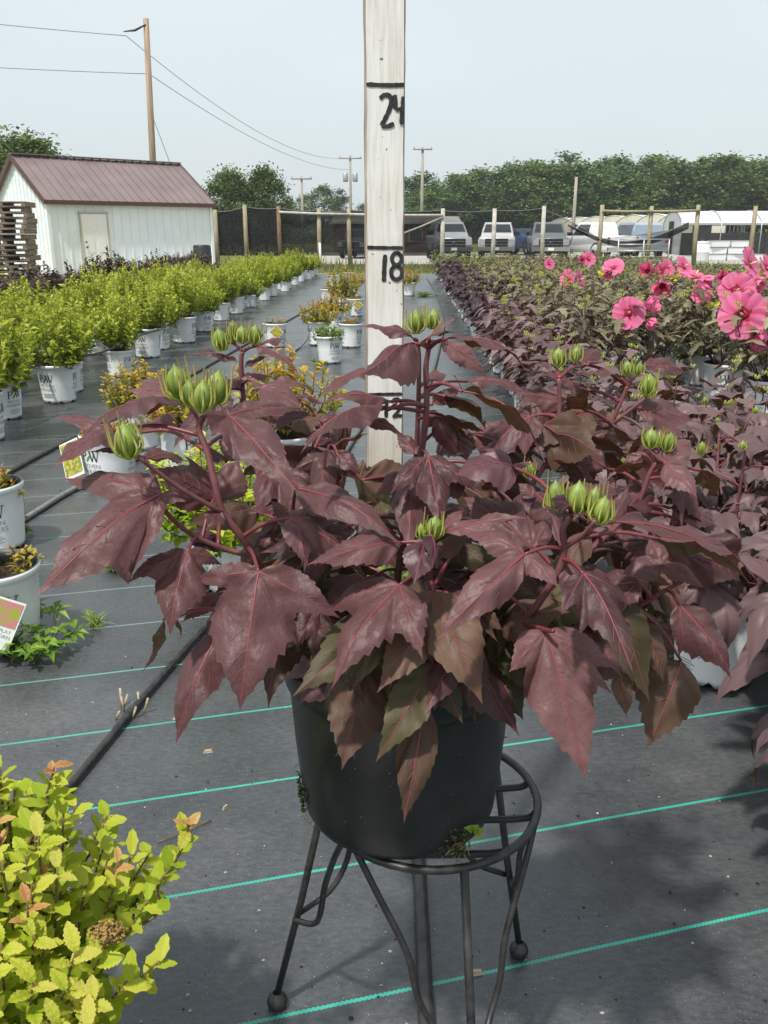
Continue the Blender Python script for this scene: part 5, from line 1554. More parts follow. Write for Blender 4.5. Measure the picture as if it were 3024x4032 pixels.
stem('stem', [(2040, 2450, .615), (2150, 2480, .57), (2180, 2485, .56)], .0034, .0026, 'petiole')
stem('stem', [(-.02, .71, Bz), (1330, 2440, .68), (1060, 2330, .63), (930, 2330, .62), (870, 2400, .60)], .0040, .0026)
# old cut canes
for (a, b) in (((1345, 2470, .715), (1318, 2255, .73)), ((1405, 2470, .70), (1375, 2250, .71)), ((1310, 2480, .72), (1285, 2270, .745))):
    mb = MB(); pa, pb = PH(*a), PH(*b); mb.tube([loc(pa), loc(pa.lerp(pb, .5)), loc(pb)], [.0075, .007, .0078], 10); mb.build('old_cane', M['cane'], plant)

UPCAM = (0, -.62, .78)
UP = (0, -.15, 1)
UND = (0, .62, .78)
def hleaf(base, tips, nrm=UPCAM, sag=.04, fold=.10, wave=.036, mat='leaf', t=None, pet=True, quilt=.013, petmat='petiole'):
    global LSEED
    LSEED += 1
    rng = random.Random(LSEED)
    B = PH(*base)
    T = [PH(*q[:3]) for q in tips]
    X = (T[0] - B).normalized()
    Nn = V(nrm); Nn = (Nn - X * Nn.dot(X)).normalized(); Yv = Nn.cross(X)
    lob = []
    for tp, q in zip(T, tips):
        v = tp - B
        a, b, o = v.dot(X), v.dot(Yv), v.dot(Nn)
        lob.append((math.atan2(b, a), math.hypot(a, b), q[3] * .88, o))
    if t is None: t = rng.uniform(.3, .7)
    mb = MB()
    frame = (loc(B), X, Yv, Nn)
    pos = grid_leaf(mb, lob, 1.0, None, frame, sag, fold, wave, LSEED, 22, 9, t, quilt)
    for j, (a, L, w, off) in enumerate(lob):
        if L < .012: continue
        pts = [pos(a, L * u) for u in [.01, .08, .16, .26, .36, .47, .58, .69, .8, .9, .96]]
        mb.tube(pts, [(.00085 if j == 0 else .00065) * (1 - .75 * k / 10) * min(1.2, L / .10 + .3) for k in range(11)], 5, m=1, cap=False)
        if L > .05:
            for sgn in (-1, 1):
                for u in (.14, .28, .42, .56, .70):
                    uu = u + rng.uniform(-.02, .02)
                    q = []
                    for s in (0, .2, .4, .6, .8, 1.0):
                        al = L * (uu + .06 * s + .13 * s * s); dd = w * L * s * .62 * max(.15, 1 - abs(uu - .3) * 1.25)
                        q.append(pos(a + sgn * math.atan2(dd, al), math.hypot(al, dd)))
                    mb.tube(q, [.0004, .00012], 4, m=2, cap=False)
    if pet and SPTS:
        near = min(SPTS, key=lambda p: (p - B).length + max(0, p.z - B.z) * .6)
        if .006 < (near - B).length < .16:
            d = (near - B).length
            mid = near.lerp(B, .5) + V((0, 0, d * .08))
            mb.tube([loc(p) for p in catmull([near, mid, B + Nn * -.0004], 5)], [.0020, .0014], 8, m=3)
    return mb.build('leaf', [M[mat], M['vein'], M['vein2'], M[petmat]], plant)
LSEED = 1000
O, BR, DK = 'leaf_olive', 'leaf_brown', 'leaf_dark'
# --- left side
hleaf((632, 1945, .605), [(122, 2315, .53, .27), (240, 1888, .64, .20), (610, 2062, .58, .22), (732, 1962, .60, .32)], (-.1, -.7, .7), .05, .05, t=.55)
hleaf((575, 1806, .66), [(748, 1789, .70, .30), (350, 1756, .64, .18)], (0, -.4, .9), .05)
hleaf((842, 1962, .66), [(622, 1838, .64, .42), (720, 1790, .68, .2)], (-.1, -.75, .65), .06, .02, quilt=.011)
hleaf((872, 1972, .69), [(938, 1800, .71, .46)], (0, -.85, .5), .04)
hleaf((445, 1695, .65), [(202, 1826, .60, .26), (203, 1612, .66, .24)], (-.2, -.5, .85), .08)
hleaf((718, 1580, .66), [(312, 1680, .60, .17)], (0, .35, .93), .13, -.25, t=.4)
hleaf((705, 1565, .67), [(552, 1492, .72, .26), (470, 1545, .70, .15)], (0, -.5, .86), .08)
hleaf((545, 1702, .70), [(740, 1676, .72, .22), (722, 1612, .75, .18)], (0, .05, 1), .10, -.1)
hleaf((902, 1637, .625), [(1167, 1930, .57, .235), (1200, 1619, .66, .19), (818, 1612, .61, .40), (828, 1716, .60, .36)], (.1, -.75, .65), .05, .06, .018, t=.6, quilt=.007)
hleaf((965, 1702, .68), [(885, 1828, .655, .5)], (0, -.8, .6), .06, .02, quilt=.012)
hleaf((800, 1770, .64), [(905, 1815, .66, .4)], (0, -.5, .8), .05)
hleaf((935, 1490, .83), [(1086, 1476, .84, .20), (882, 1542, .80, .26)], (0, -.35, .95), .12, -.1, mat=DK)
hleaf((1008, 1362, .83), [(1182, 1484, .80, .17)], (.1, -.1, 1), .13, -.2)
hleaf((1020, 1360, .84), [(1140, 1336, .87, .20)], (0, -.3, 1), .1)
hleaf((935, 1425, .83), [(722, 1393, .84, .16)], (0, -.2, 1), .12)
hleaf((895, 1345, .85), [(786, 1316, .86, .17)], (0, .3, 1), .1)
hleaf((965, 1448, .83), [(1062, 1396, .85, .22)], (0, -.3, 1), .08, mat=DK)
hleaf((1025, 1530, .77), [(1196, 1606, .74, .30), (1246, 1503, .78, .18), (990, 1503, .78, .3)], (0, -.55, .85), .07)
hleaf((1160, 1560, .80), [(1288, 1596, .80, .25)], (0, -.1, 1), .12)
hleaf((1050, 1640, .80), [(1250, 1650, .78, .30)], (0, -.5, .8), .06)
hleaf((1150, 1690, .76), [(1270, 1640, .78, .35)], (0, -.6, .8), .05, mat=BR)
hleaf((1525, 1613, .665), [(1178, 1790, .60, .20), (1582, 1583, .665, .3)], (.1, .30, .95), .16, -.22, .02)
hleaf((1532, 1580, .69), [(1268, 1586, .675, .20)], (0, -.35, .95), .14, -.08)
hleaf((1475, 1456, .94), [(1244, 1572, .90, .20)], (0, -.2, 1), .10)
hleaf((1390, 1638, .675), [(1616, 1722, .66, .15)], (0, -.55, .85), .08)
hleaf((1310, 1760, .775), [(1446, 1696, .80, .28)], UND, .05, -.1)
hleaf((1290, 1740, .77), [(1160, 1700, .76, .3)], (0, -.5, .8), .06)
hleaf((1330, 1792, .74), [(1418, 1858, .73, .42)], UPCAM, .04)
hleaf((1240, 1760, .72), [(1345, 1800, .72, .3)], (0, .2, 1), .06)
hleaf((1420, 1890, .73), [(1702, 1886, .77, .26), (1436, 1798, .74, .3)], (0, -.8, .6), .05, .05, mat=BR)
hleaf((1165, 1922, .66), [(1578, 2108, .60, .185)], (-.1, -.45, .9), .08, -.06, .022, t=.62)
hleaf((1150, 2052, .70), [(1412, 2036, .67, .20), (1058, 1962, .71, .38), (1215, 1922, .74, .2)], (0, -.6, .8), .06, mat='leaf')
hleaf((1578, 2135, .62), [(1212, 2208, .58, .21)], (0, -.6, .8), .06, .04)
hleaf((1392, 2052, .71), [(1012, 2168, .67, .17)], (0, -.55, .85), .05)
hleaf((1402, 2052, .69), [(1214, 2186, .66, .2)], (0, -.7, .7), .05)
hleaf((1078, 2092, .76), [(995, 2170, .74, .42)], UPCAM, .04)
hleaf((1020, 2020, .74), [(1090, 1930, .78, .4), (960, 1990, .76, .4)], (0, -.6, .8), .05)
hleaf((738, 2172, .605), [(662, 2492, .56, .34), (493, 2287, .585, .23), (878, 2225, .62, .34)], (0, -.85, .53), .05, .06)
hleaf((858, 2108, .655), [(742, 2140, .63, .5)], (0, -.7, .7), .05, mat=DK)
hleaf((866, 2008, .62), [(815, 2078, .60, .38)], (0, -.8, .5), .08)
hleaf((1018, 2250, .585), [(942, 2800, .535, .345), (1342, 2432, .575, .25), (745, 2292, .60, .20)], (.05, -.9, .42), .05, .03, .016, t=.6, quilt=.008)
hleaf((872, 2470, .60), [(672, 2927, .55, .20)], (-.2, -.85, .45), .05, .08, .035, t=.6)
hleaf((865, 2335, .625), [(713, 2447, .605, .22)], (0, -.75, .65), .05)
hleaf((645, 2440, .60), [(582, 2642, .60, .12)], (.6, .5, .5), .05)
hleaf((690, 2430, .60), [(718, 2516, .60, .16)], (.3, .6, .5), .08)
hleaf((900, 2540, .64), [(955, 2760, .62, .2)], (0, -.85, .45), .05, mat=BR)
hleaf((930, 2370, .64), [(800, 2560, .63, .3)], (0, -.8, .5), .05, mat=BR)
# --- centre front
hleaf((1560, 2405, .62), [(1163, 2728, .545, .24), (1392, 2712, .56, .17), (1306, 2352, .63, .30)], (0, -.85, .5), .05, .05, mat=O, t=.6)
hleaf((1250, 2345, .72), [(1225, 2625, .67, .42)], (0, -.9, .4), .05, mat=O, t=.2)
hleaf((1705, 2330, .61), [(1902, 2765, .555, .28), (1540, 2518, .575, .32)], (0, -.88, .45), .05, .05, mat=BR, t=.7)
hleaf((1690, 2425, .60), [(1490, 2722, .56, .27), (1638, 2625, .57, .18)], (0, -.88, .45), .05, mat=BR, t=.75)
hleaf((2065, 2182, .575), [(1730, 2497, .525, .19), (2211, 2304, .55, .30), (1822, 2084, .60, .25)], (0, -.8, .6), .06, .05, t=.85)
hleaf((1750, 2096, .62), [(2077, 2023, .60, .14), (1822, 1994, .64, .3)], (0, -.6, .8), .06, t=.7)
hleaf((2096, 2155, .625), [(1820, 1930, .655, .36), (2184, 2012, .64, .28)], (0, -.8, .6), .04, .03, t=.6)
hleaf((1672, 2132, .60), [(1630, 2298, .565, .36)], (0, -.85, .5), .08, .15, mat=DK, t=.6, quilt=.012)
hleaf((1700, 2110, .60), [(1712, 2235, .57, .3)], (.6, -.6, .5), .08, .1, mat=DK)
hleaf((1720, 2182, .63), [(1850, 2104, .645, .30)], (0, -.75, .65), .04, mat=BR)
hleaf((1682, 2102, .71), [(1535, 2018, .73, .42)], (0, -.8, .6), .04, mat=O, t=.7)
hleaf((1650, 2010, .74), [(1790, 1990, .75, .3), (1600, 1960, .75, .3)], (0, -.7, .7), .05)
hleaf((1810, 2160, .68), [(1990, 2250, .66, .3)], (0, -.8, .5), .05, mat=O, t=.3)
hleaf((2150, 2488, .575), [(2312, 3078, .525, .27), (1998, 2648, .555, .32), (2446, 2634, .555, .24), (2426, 2738, .55, .16)], (0, -.88, .46), .05, .05, .016, t=.72, quilt=.007)
hleaf((2112, 2300, .68), [(1882, 2335, .66, .48)], (0, -.75, .6), .04, mat=BR, t=.2)
hleaf((1830, 2368, .615), [(1987, 2480, .595, .26), (1962, 2534, .60, .16)], (0, -.75, .6), .05, mat=BR)
hleaf((2160, 2352, .625), [(2345, 2432, .63, .42)], (0, -.8, .6), .05, mat=O, t=.75)
hleaf((2226, 2200, .595), [(2360, 2478, .57, .26)], (.2, -.85, .5), .06, .05, t=.35)
hleaf((1440, 2630, .625), [(1346, 3032, .58, .33)], (0, -.9, .42), .05, .06, mat=BR, t=.45)
hleaf((1706, 2612, .605), [(1482, 3002, .56, .23), (1760, 2690, .59, .3)], (0, -.88, .45), .05, .05, mat=O, t=.8)
hleaf((1672, 2775, .60), [(1590, 3250, .565, .19), (1560, 2960, .58, .16)], (0, -.9, .4), .04, .06, .03, mat=BR, t=.3)
hleaf((1700, 2600, .62), [(1824, 2850, .59, .28)], (0, -.88, .45), .05, mat=O, t=.3)
hleaf((1900, 2545, .65), [(2062, 2835, .61, .40), (1868, 2845, .61, .34)], (0, -.9, .42), .05, .05, mat=O, t=.12)
hleaf((2020, 2500, .63), [(2130, 2760, .60, .4)], (0, -.88, .45), .05, mat=O, t=.2)
hleaf((1560, 2560, .645), [(1560, 2800, .61, .4)], (0, -.9, .42), .05, mat=BR, t=.3)
# --- right side
hleaf((2414, 2056, .60), [(3005, 2300, .62, .135), (2470, 1925, .62, .4)], (0, -.12, 1), .11, -.12, t=.62)
hleaf((2592, 2120, .585), [(2968, 2262, .585, .13)], UND, .09, -.1)
hleaf((2606, 2222, .64), [(2780, 2312, .62, .26), (2444, 2266, .64, .42), (2556, 2104, .66, .36)], (0, -.75, .65), .04)
hleaf((2482, 2385, .655), [(2624, 2690, .63, .28)], (.2, -.85, .45), .05, mat=BR, t=.35)
hleaf((2372, 2300, .635), [(2582, 2768, .60, .23)], (.2, -.85, .45), .05, mat=O, t=.4)
hleaf((2682, 2600, .66), [(2556, 2948, .63, .40)], (0, -.92, .38), .04, .05, .03, mat=BR, t=.35, quilt=.012)
hleaf((2674, 2380, .61), [(2906, 2668, .58, .25), (2676, 2592, .60, .26)], (.1, -.82, .55), .06, .05, t=.5)
hleaf((2436, 2640, .62), [(2470, 2825, .61, .25)], (0, -.9, .4), .05, mat=BR)
hleaf((2540, 2420, .68), [(2640, 2640, .68, .35)], (0, -.85, .5), .05, t=.4)
hleaf((2300, 2400, .66), [(2460, 2560, .64, .4)], (0, -.85, .5), .05, mat=O, t=.3)
# --- top of the centre stem
hleaf((1632, 1350, .69), [(1420, 1424, .63, .26), (1542, 1464, .66, .24)], (-.1, -.25, .97), .06, -.05, t=.5)
hleaf((1632, 1336, .71), [(1421, 1271, .70, .19)], (0, -.45, .9), .10, .05)
hleaf((1760, 1332, .68), [(2093, 1453, .66, .165)], (.1, .12, 1), .13, -.2)
hleaf((1690, 1330, .68), [(1790, 1238, .70, .26)], (0, .4, .9), .05, mat=BR)
hleaf((1650, 1352, .665), [(1800, 1290, .68, .14)], (0, .3, .9), .06)
hleaf((1735, 1345, .72), [(1942, 1478, .72, .24)], (0, -.65, .75), .05, t=.8)
hleaf((1820, 1540, .645), [(2187, 1802, .60, .165), (1786, 1466, .66, .22)], (.25, .55, .8), .13, -.05)
hleaf((1702, 1592, .72), [(1818, 1530, .74, .25)], (0, -.7, .7), .05)
hleaf((1712, 1640, .72), [(1914, 1702, .72, .26)], UND, .05, -.1)
hleaf((1720, 1640, .72), [(1802, 1802, .72, .28)], (0, -.9, .4), .04)
hleaf((1840, 1500, .79), [(2112, 1552, .77, .18)], (0, -.4, .9), .10)
hleaf((2230, 1590, .79), [(2030, 1546, .79, .26)], (0, -.75, .65), .06, .02)
hleaf((2018, 1835, .65), [(1806, 1843, .62, .44), (1902, 1712, .67, .3), (2110, 1815, .65, .3)], (-.05, -.55, .83), .07, -.05, mat=DK, t=.95)
hleaf((1957, 1850, .69), [(1745, 1882, .68, .3)], (0, -.6, .8), .04)
hleaf((1972, 1922, .68), [(1838, 1888, .69, .4)], UND, .05)
hleaf((1832, 1900, .69), [(1690, 1920, .68, .45)], (0, -.8, .6), .05, t=.7)
hleaf((1640, 1790, .73), [(1560, 1700, .75, .3)], (0, -.5, .8), .05)
hleaf((1690, 1500, .735), [(1760, 1455, .76, .3)], (0, -.4, .9), .05)
# --- right hand tops
hleaf((2292, 1532, .81), [(2104, 1476, .80, .22)], (0, -.5, .85), .08)
hleaf((2300, 1612, .79), [(2228, 1560, .78, .45), (2342, 1578, .79, .4)], UND, .05)
hleaf((2446, 1490, .80), [(2270, 1460, .79, .22)], (0, -.05, 1), .08)
hleaf((2285, 1428, .82), [(2372, 1368, .85, .28)], (0, -.6, .8), .06)
hleaf((2190, 1442, .79), [(1984, 1440, .78, .17)], (0, .1, 1), .09)
hleaf((2290, 1440, .80), [(2420, 1420, .82, .2)], (0, .2, 1), .07)
hleaf((2540, 1440, .83), [(2712, 1462, .85, .26)], (0, -.6, .8), .06)
hleaf((2512, 1608, .79), [(2745, 1648, .80, .34), (2702, 1716, .78, .25)], (0, -.7, .7), .05, t=.7)
hleaf((2528, 1765, .70), [(2332, 1642, .72, .2)], (-.1, .45, .85), .09, -.1)
hleaf((2620, 1826, .69), [(2750, 1958, .66, .36), (2722, 1722, .72, .3), (2532, 1694, .71, .12)], (.1, -.75, .65), .05, t=.7)
hleaf((2762, 1852, .71), [(2832, 1952, .71, .38)], UND, .05)
hleaf((2294, 1716, .76), [(2487, 1792, .76, .2)], UND, .07, -.1)
hleaf((2557, 1834, .70), [(2384, 1850, .69, .24)], UND, .06)
hleaf((2530, 1792, .73), [(2448, 1862, .73, .4)], (0, -.8, .5), .05)
hleaf((2382, 1842, .74), [(2228, 1738, .75, .35)], (0, -.75, .65), .05)
hleaf((2300, 1860, .72), [(2170, 1800, .73, .3)], UND, .05)
hleaf((2250, 1932, .65), [(2468, 1942, .66, .18)], (0, -.5, .85), .08)
hleaf((2252, 2028, .585), [(2094, 2004, .57, .2), (2330, 2012, .585, .24)], (0, -.1, 1), .07, mat=DK)
hleaf((2240, 1990, .575), [(2160, 1965, .57, .4)], (0, -.8, .5), .06, mat=DK)
hleaf((2100, 1960, .70), [(2040, 1900, .71, .4)], (0, -.7, .6), .05)
hleaf((2480, 1990, .69), [(2580, 1900, .72, .4)], (0, -.7, .6), .05)
hleaf((2700, 2060, .70), [(2800, 1990, .74, .4)], (0, -.6, .8), .06, mat=DK)
hleaf((2640, 2000, .70), [(2840, 2070, .70, .3)], (0, -.6, .8), .06)
# --- inner leaves closing the heart of the plant
rng = random.Random(17)
for k in range(20):
    bx = rng.uniform(1050, 2350); by = rng.uniform(1950, 2380); Y = rng.uniform(.70, .86)
    L = rng.uniform(150, 270); a = rng.uniform(-2.9, -.2) if rng.random() < .3 else rng.uniform(.1, 3.0)
    hleaf((bx, by, Y), [(bx + L * math.cos(a), by + L * .8 * math.sin(a), Y + rng.uniform(-.05, .03), rng.uniform(.28, .42))], (rng.uniform(-.3, .3), -.7, .7), .05, mat=rng.choice(['leaf', BR, O]), t=rng.uniform(.1, .6), petmat='row_stem')
def filler(n, x0, x1, y0, y1, Y0, Y1, seed, L0=200, L1=330, mats=('leaf', 'leaf', 'leaf_brown')):
    rng = random.Random(seed); k = 0
    while k < n:
        bx = rng.uniform(x0, x1); by = rng.uniform(y0, y1); Y = rng.uniform(Y0, Y1); L = rng.uniform(L0, L1)
        side = -1 if bx < 1600 else 1
        a = (R(90) - side * R(rng.uniform(10, 120))) if rng.random() < .8 else rng.uniform(0, 6.28)
        tx, ty = bx + L * math.cos(a), by + L * .8 * math.sin(a)
        k += 1
        if (1380 < bx < 1640 or 1380 < tx < 1640) and min(by, ty) < 2080: continue
        tips = [(tx, ty, Y + rng.uniform(-.06, .01), rng.uniform(.24, .34))]
        if rng.random() < .65:
            for sg in (-1, 1): tips.append((bx + L * .62 * math.cos(a + sg * .85), by + L * .5 * math.sin(a + sg * .85), Y - .01, rng.uniform(.22, .32)))
        hleaf((bx, by, Y), tips, (rng.uniform(-.2, .2), -.6 if rng.random() < .8 else .5, .75), .06, rng.uniform(-.05, .12), mat=rng.choice(mats), t=rng.uniform(.1, .65), petmat='row_stem')
filler(8, 900, 1400, 1560, 1950, .78, .90, 15, 140, 260)
filler(10, 1640, 2250, 1480, 1950, .78, .90, 16, 150, 270)
filler(12, 1850, 2650, 1560, 2250, .74, .88, 5)
filler(8, 950, 1700, 1700, 2250, .74, .86, 6)
filler(8, 2250, 2750, 2050, 2450, .68, .80, 7)
filler(10, 1050, 1500, 2150, 2450, .66, .74, 8, 180, 280, ('leaf_brown', 'leaf_olive', 'leaf'))
filler(10, 1700, 2300, 2350, 2600, .63, .72, 9, 200, 320, ('leaf_brown', 'leaf_olive'))
# --- leaves set round every stem, node by node
def proj(p):
    d = p - CAM; z = d.dot(FWD)
    return CX + F * d.dot(RIGHT) / z, CY - F * d.dot(UPV) / z
def hleaf_world(B, T, nrm, w, side, seed, mat, t):
    def px(p): return (*proj(p), p.y / 1.135)
    tips = [(*px(T), w)]
    X = (T - B); Ln = X.length; Nn = V(nrm); Nn = (Nn - X * (Nn.dot(X) / Ln ** 2)).normalized(); Yv = Nn.cross(X.normalized())
    if side:
        for sg in (-1, 1):
            q = B + X * (.42 * side) + Yv * (sg * Ln * .46 * side) - Nn * (.06 * Ln)
            tips.append((*px(q), w * 1.05))
    return hleaf(px(B), tips, nrm, .06, .06, mat=mat, t=t)
rng = random.Random(404); nl = 0
for si, c in enumerate(STEMS):
    Ls = [0]
    for a, b in zip(c[:-1], c[1:]): Ls.append(Ls[-1] + (b - a).length)
    tot = Ls[-1]
    if tot < .12: continue
    d = tot * .34; k = rng.uniform(0, 6)
    while d < tot * .95:
        i = max(j for j in range(len(Ls)) if Ls[j] <= d); p = c[min(i, len(c) - 1)]
        u = d / tot; k += 2.4; d += rng.uniform(.034, .05)
        out = V((math.cos(k), math.sin(k), 0))
        pet = rng.uniform(.03, .06) * (1.15 - .5 * u)
        B = p + out * pet + V((0, 0, pet * rng.uniform(.1, .5)))
        L = rng.uniform(.085, .135) * (1.1 - .35 * u)
        T = B + (out * rng.uniform(.7, 1) + V((0, 0, rng.uniform(-.9, -.15)))).normalized() * L
        bad = False
        for q in (B, B.lerp(T, .5), T):
            x, y = proj(q)
            if 1400 < x < 1615 and y < 2070 and q.y < 1.02: bad = True
            if x < 900 and y > 2050: bad = True
            if x < 640 or (y < 1480 and x < 1350): bad = True
        if bad: continue
        nl += 1
        hleaf_world(B, T, V((out.x * .5, out.y * .5 - .25, .8)), rng.uniform(.20, .28), rng.choice([0, .8, 1, 1.1]), nl, rng.choice(['leaf', 'leaf', 'leaf', 'leaf_brown']) if u > .3 else rng.choice(['leaf_brown', 'leaf_olive']), rng.uniform(.15, .75))
# --- buds: (x, y of base, Y, height in photo pixels, tilt)
def hbud(x, y, Y, hpx, lean=0, back=0.0):
    p = PH(x, y, Y); depth = (p - CAM).dot(FWD)
    make_bud(plant, loc(p), V((lean, back, 1)), hpx / F * depth / math.cos(PITCH) * .82 * random.Random(int(x * 3 + y)).uniform(.85, 1.1), int(x + y))
hbud(512, 1800, .585, 185, -.12); hbud(505, 1760, .61, 150, .15)
hbud(800, 1620, .625, 165, .05); hbud(715, 1570, .64, 150, -.15); hbud(755, 1600, .63, 150, -.05); hbud(845, 1590, .65, 150, .18)
hbud(875, 1378, .83, 95, -.15); hbud(920, 1345, .84, 100, 0); hbud(952, 1350, .83, 90, .05); hbud(1000, 1355, .83, 88, .12)
hbud(1640, 1310, .70, 120, -.05); hbud(1700, 1292, .71, 100, .1)
hbud(2197, 1440, .78, 82, -.02); hbud(2265, 1425, .79, 78, .08)
hbud(2470, 1478, .80, 70, -.05); hbud(2510, 1480, .80, 75, .15); hbud(2546, 1556, .785, 98, .08)
hbud(2562, 1762, .70, 105, -.05); hbud(2590, 1770, .71, 100, .05); hbud(2622, 1775, .70, 95, .2)
hbud(2190, 2020, .60, 155, -.08); hbud(2270, 2025, .595, 150, .02); hbud(2330, 2030, .59, 135, .08); hbud(2362, 2060, .58, 140, .12)
hbud(1665, 2120, .625, 70, -.15); hbud(1705, 2120, .62, 112, .1)
hbud(2080, 1880, .68, 95, .05); hbud(2680, 2030, .72, 75, .15); hbud(2760, 1790, .85, 60, .0)
# clover growing in the pot
mb = MB(); rng = random.Random(61)
for k in range(46):
    c = loc(PH(rng.uniform(1380, 1720), rng.uniform(2230, 2400), rng.uniform(.70, .80)))
    a0 = rng.uniform(0, 6)
    for q in range(3):
        a = a0 + q * 2.1; add_leaf(mb, c, V((math.cos(a), math.sin(a) * .6 - .2, .3)), V((0, -.6, .8)), .011, .012, rng.uniform(.2, 1))
    mb.tube([c, V((c.x * .8, c.y * .8, .19))], .0005, 4)
q = mb.build('clover', M['weed'], plant, smooth=False); q['kind'] = 'stuff'

# ================================================================== FOREGROUND SPIREA
def spleaf(seed, tt=.5, n=14):
    mb = MB(); rng = random.Random(seed); fo = rng.uniform(.15, .4); dr = rng.uniform(.05, .40); tw = rng.uniform(-.3, .3); ph = rng.uniform(0, 6)
    wd = rng.uniform(.22, .28)
    for i in range(n + 1):
        u = i / n
        w = wd * (math.sin(math.pi * min(1, u * .93 + .07)) ** .75) * (1.0 if u < .97 else .1)
        w *= (1.13 if i % 2 else .90) if u > .25 else 1.0
        for s in (-1, -.55, -.08, .08, .55, 1):
            mb.v.append((u, s * w, -dr * u * u + fo * abs(s) * w * (1 - .5 * abs(s)) + tw * s * w * u + .02 * math.sin(u * 26 - abs(s) * 4) * min(1, abs(s) * 2) + .02 * math.sin(u * 5 + ph) - (.012 if abs(s) < .2 else 0)))
    for i in range(n):
        for j in range(5):
            a = i * 6 + j
            mb.f.append((a, a + 6, a + 7, a + 1)); mb.m.append(0)
            mb.t.append(max(0, min(1, tt + .22 * (i / n - .4) + (.14 if j in (0, 4) else 0) - (.16 if j == 2 else 0) + rng.uniform(-.06, .06))))
    mb.tube([(-.16, 0, .01), (0, 0, 0)], .012, 4, t=.9)
    return mb
def spleaf_meshes():
    out = []
    for s in range(7):
        for tt, mk in ((.15, 'spir'), (.4, 'spir'), (.6, 'spir'), (.8, 'spir'), (.6, 'spir_o')):
            mb = spleaf(900 + s, tt); out.append((mk, tt, mb.mesh('leaf', M[mk])))
    return out
SPL = spleaf_meshes(); SLO = [spleaf(950 + k, .5, 6) for k in range(4)]
fg = thing('potted_spirea', 'bushy yellow-green spirea with orange new shoots in the near left corner', 'shrub', (-.46, .60, 0), 0, GR)
link('pot', POT, fg); link('soil', SOIL, fg)
FGO = OG(-.46, .60)
rng = random.Random(71)
cand = []
def shoot(pts, n, l0, l1, orange):
    c = catmull(pts, 7)
    mb = MB(); mb.tube(c, [.0022, .0011], 5); mb.build('stem', M['twig'], fg)
    for k in range(n):
        u = .22 + .78 * k / (n - 1)
        i = min(len(c) - 2, int(u * (len(c) - 1))); p = c[i].lerp(c[i + 1], u * (len(c) - 1) - i); ax = (c[i + 1] - c[i]).normalized()
        a = k * 2.4 + rng.uniform(-.3, .3)
        s1 = ax.orthogonal().normalized(); s2 = ax.cross(s1); sd = s1 * math.cos(a) + s2 * math.sin(a)
        if sd.z < -.3 and u < .8: sd.z *= -.4
        d = sd * rng.uniform(.7, 1) + ax * rng.uniform(.25, .9) * (1.3 if u > .85 else 1)
        L = (l0 + (l1 - l0) * u) * rng.uniform(.8, 1.2)
        nn = V((0, -.25, 1)) + ax * .4 + rdir(rng) * .3
        cand.append((p, d.normalized(), nn, L, orange and u > .86, u))
for s in range(190):
    an = rng.uniform(0, 2 * math.pi); sp = rng.random() ** .55
    tip = V((.245 * sp * math.cos(an), .245 * sp * math.sin(an), .22 + .305 * (1 - .62 * sp ** 2.2) * rng.uniform(.80, 1.04)))
    base = V((.03 * math.cos(an), .03 * math.sin(an), .195))
    shoot([base, base.lerp(tip, .5) + V((math.cos(an), math.sin(an), .2)) * .03, tip], 20, .034, .024, rng.random() < .10)
q = [PH(560, 3640, .66), PH(620, 3490, .655), PH(690, 3390, .65), PH(735, 3290, .645), PH(740, 3230, .64)]
shoot([V((0, 0, .3))] + [p - FGO for p in q], 16, .033, .020, True)
q = [PH(150, 3250, .66), PH(185, 3120, .66), PH(215, 3020, .66)]
shoot([V((.0, .02, .3))] + [p - FGO for p in q], 14, .034, .022, True)
tc_ = (CAM - FGO - V((0, 0, .3))).normalized(); tc_.x *= .2
cand.sort(key=lambda c: -((c[0] - V((0, 0, .3))).dot(tc_) + .10 * c[5] + (.15 if c[4] else 0) + .12 * max(0, c[0].x)))
inner = MB()
for k, (p, d, nn, L, org, u) in enumerate(cand):
    nn = (nn - d * nn.dot(d)).normalized(); yy = nn.cross(d)
    m = Matrix(((d.x, yy.x, nn.x, p.x), (d.y, yy.y, nn.y, p.y), (d.z, yy.z, nn.z, p.z), (0, 0, 0, 1))) @ Matrix.Scale(L, 4)
    if org: m = m @ Matrix.Scale(.78, 4)
    if k < 295:
        ch = [e for e in SPL if (e[0] == 'spir_o') == org]
        want = .15 + .6 * u + rng.uniform(-.2, .25)
        ch.sort(key=lambda e: abs(e[1] - want) + rng.uniform(0, .12))
        o = link('leaf', ch[0][2], fg); o.matrix_local = m
    else:
        sl = SLO[k % 4]; inner.add([m @ V(v) for v in sl.v], sl.f, 0, min(1, .2 + .45 * u + rng.uniform(-.15, .2)))
q = inner.build('inner_leaves', M['spir'], fg); q['kind'] = 'stuff'
c = PH(425, 3670, .545) - FGO; mb = MB()
for k in range(260):
    d = rdir(rng) * rng.uniform(.3, 1); p = c + V((d.x * .017, d.y * .012, d.z * .011)); s = .0016
    mb.add([p + V((s, 0, 0)), p + V((0, s, 0)), p + V((-s, 0, 0)), p + V((0, -s, 0)), p + V((0, 0, s)), p + V((0, 0, -s))], [(0, 1, 4), (1, 2, 4), (2, 3, 4), (3, 0, 4), (1, 0, 5), (2, 1, 5), (3, 2, 5), (0, 3, 5)], 0, rng.random())
mb.tube([c, c + V((-.02, .03, -.05))], .001, 5)
M['seed'] = surf('dry_seed_head', (0.16, 0.09, 0.03), (0.40, 0.27, 0.10), 200, 0.9, 0.1, 0.3)
mb.build('seed_head', M['seed'], fg, smooth=False)

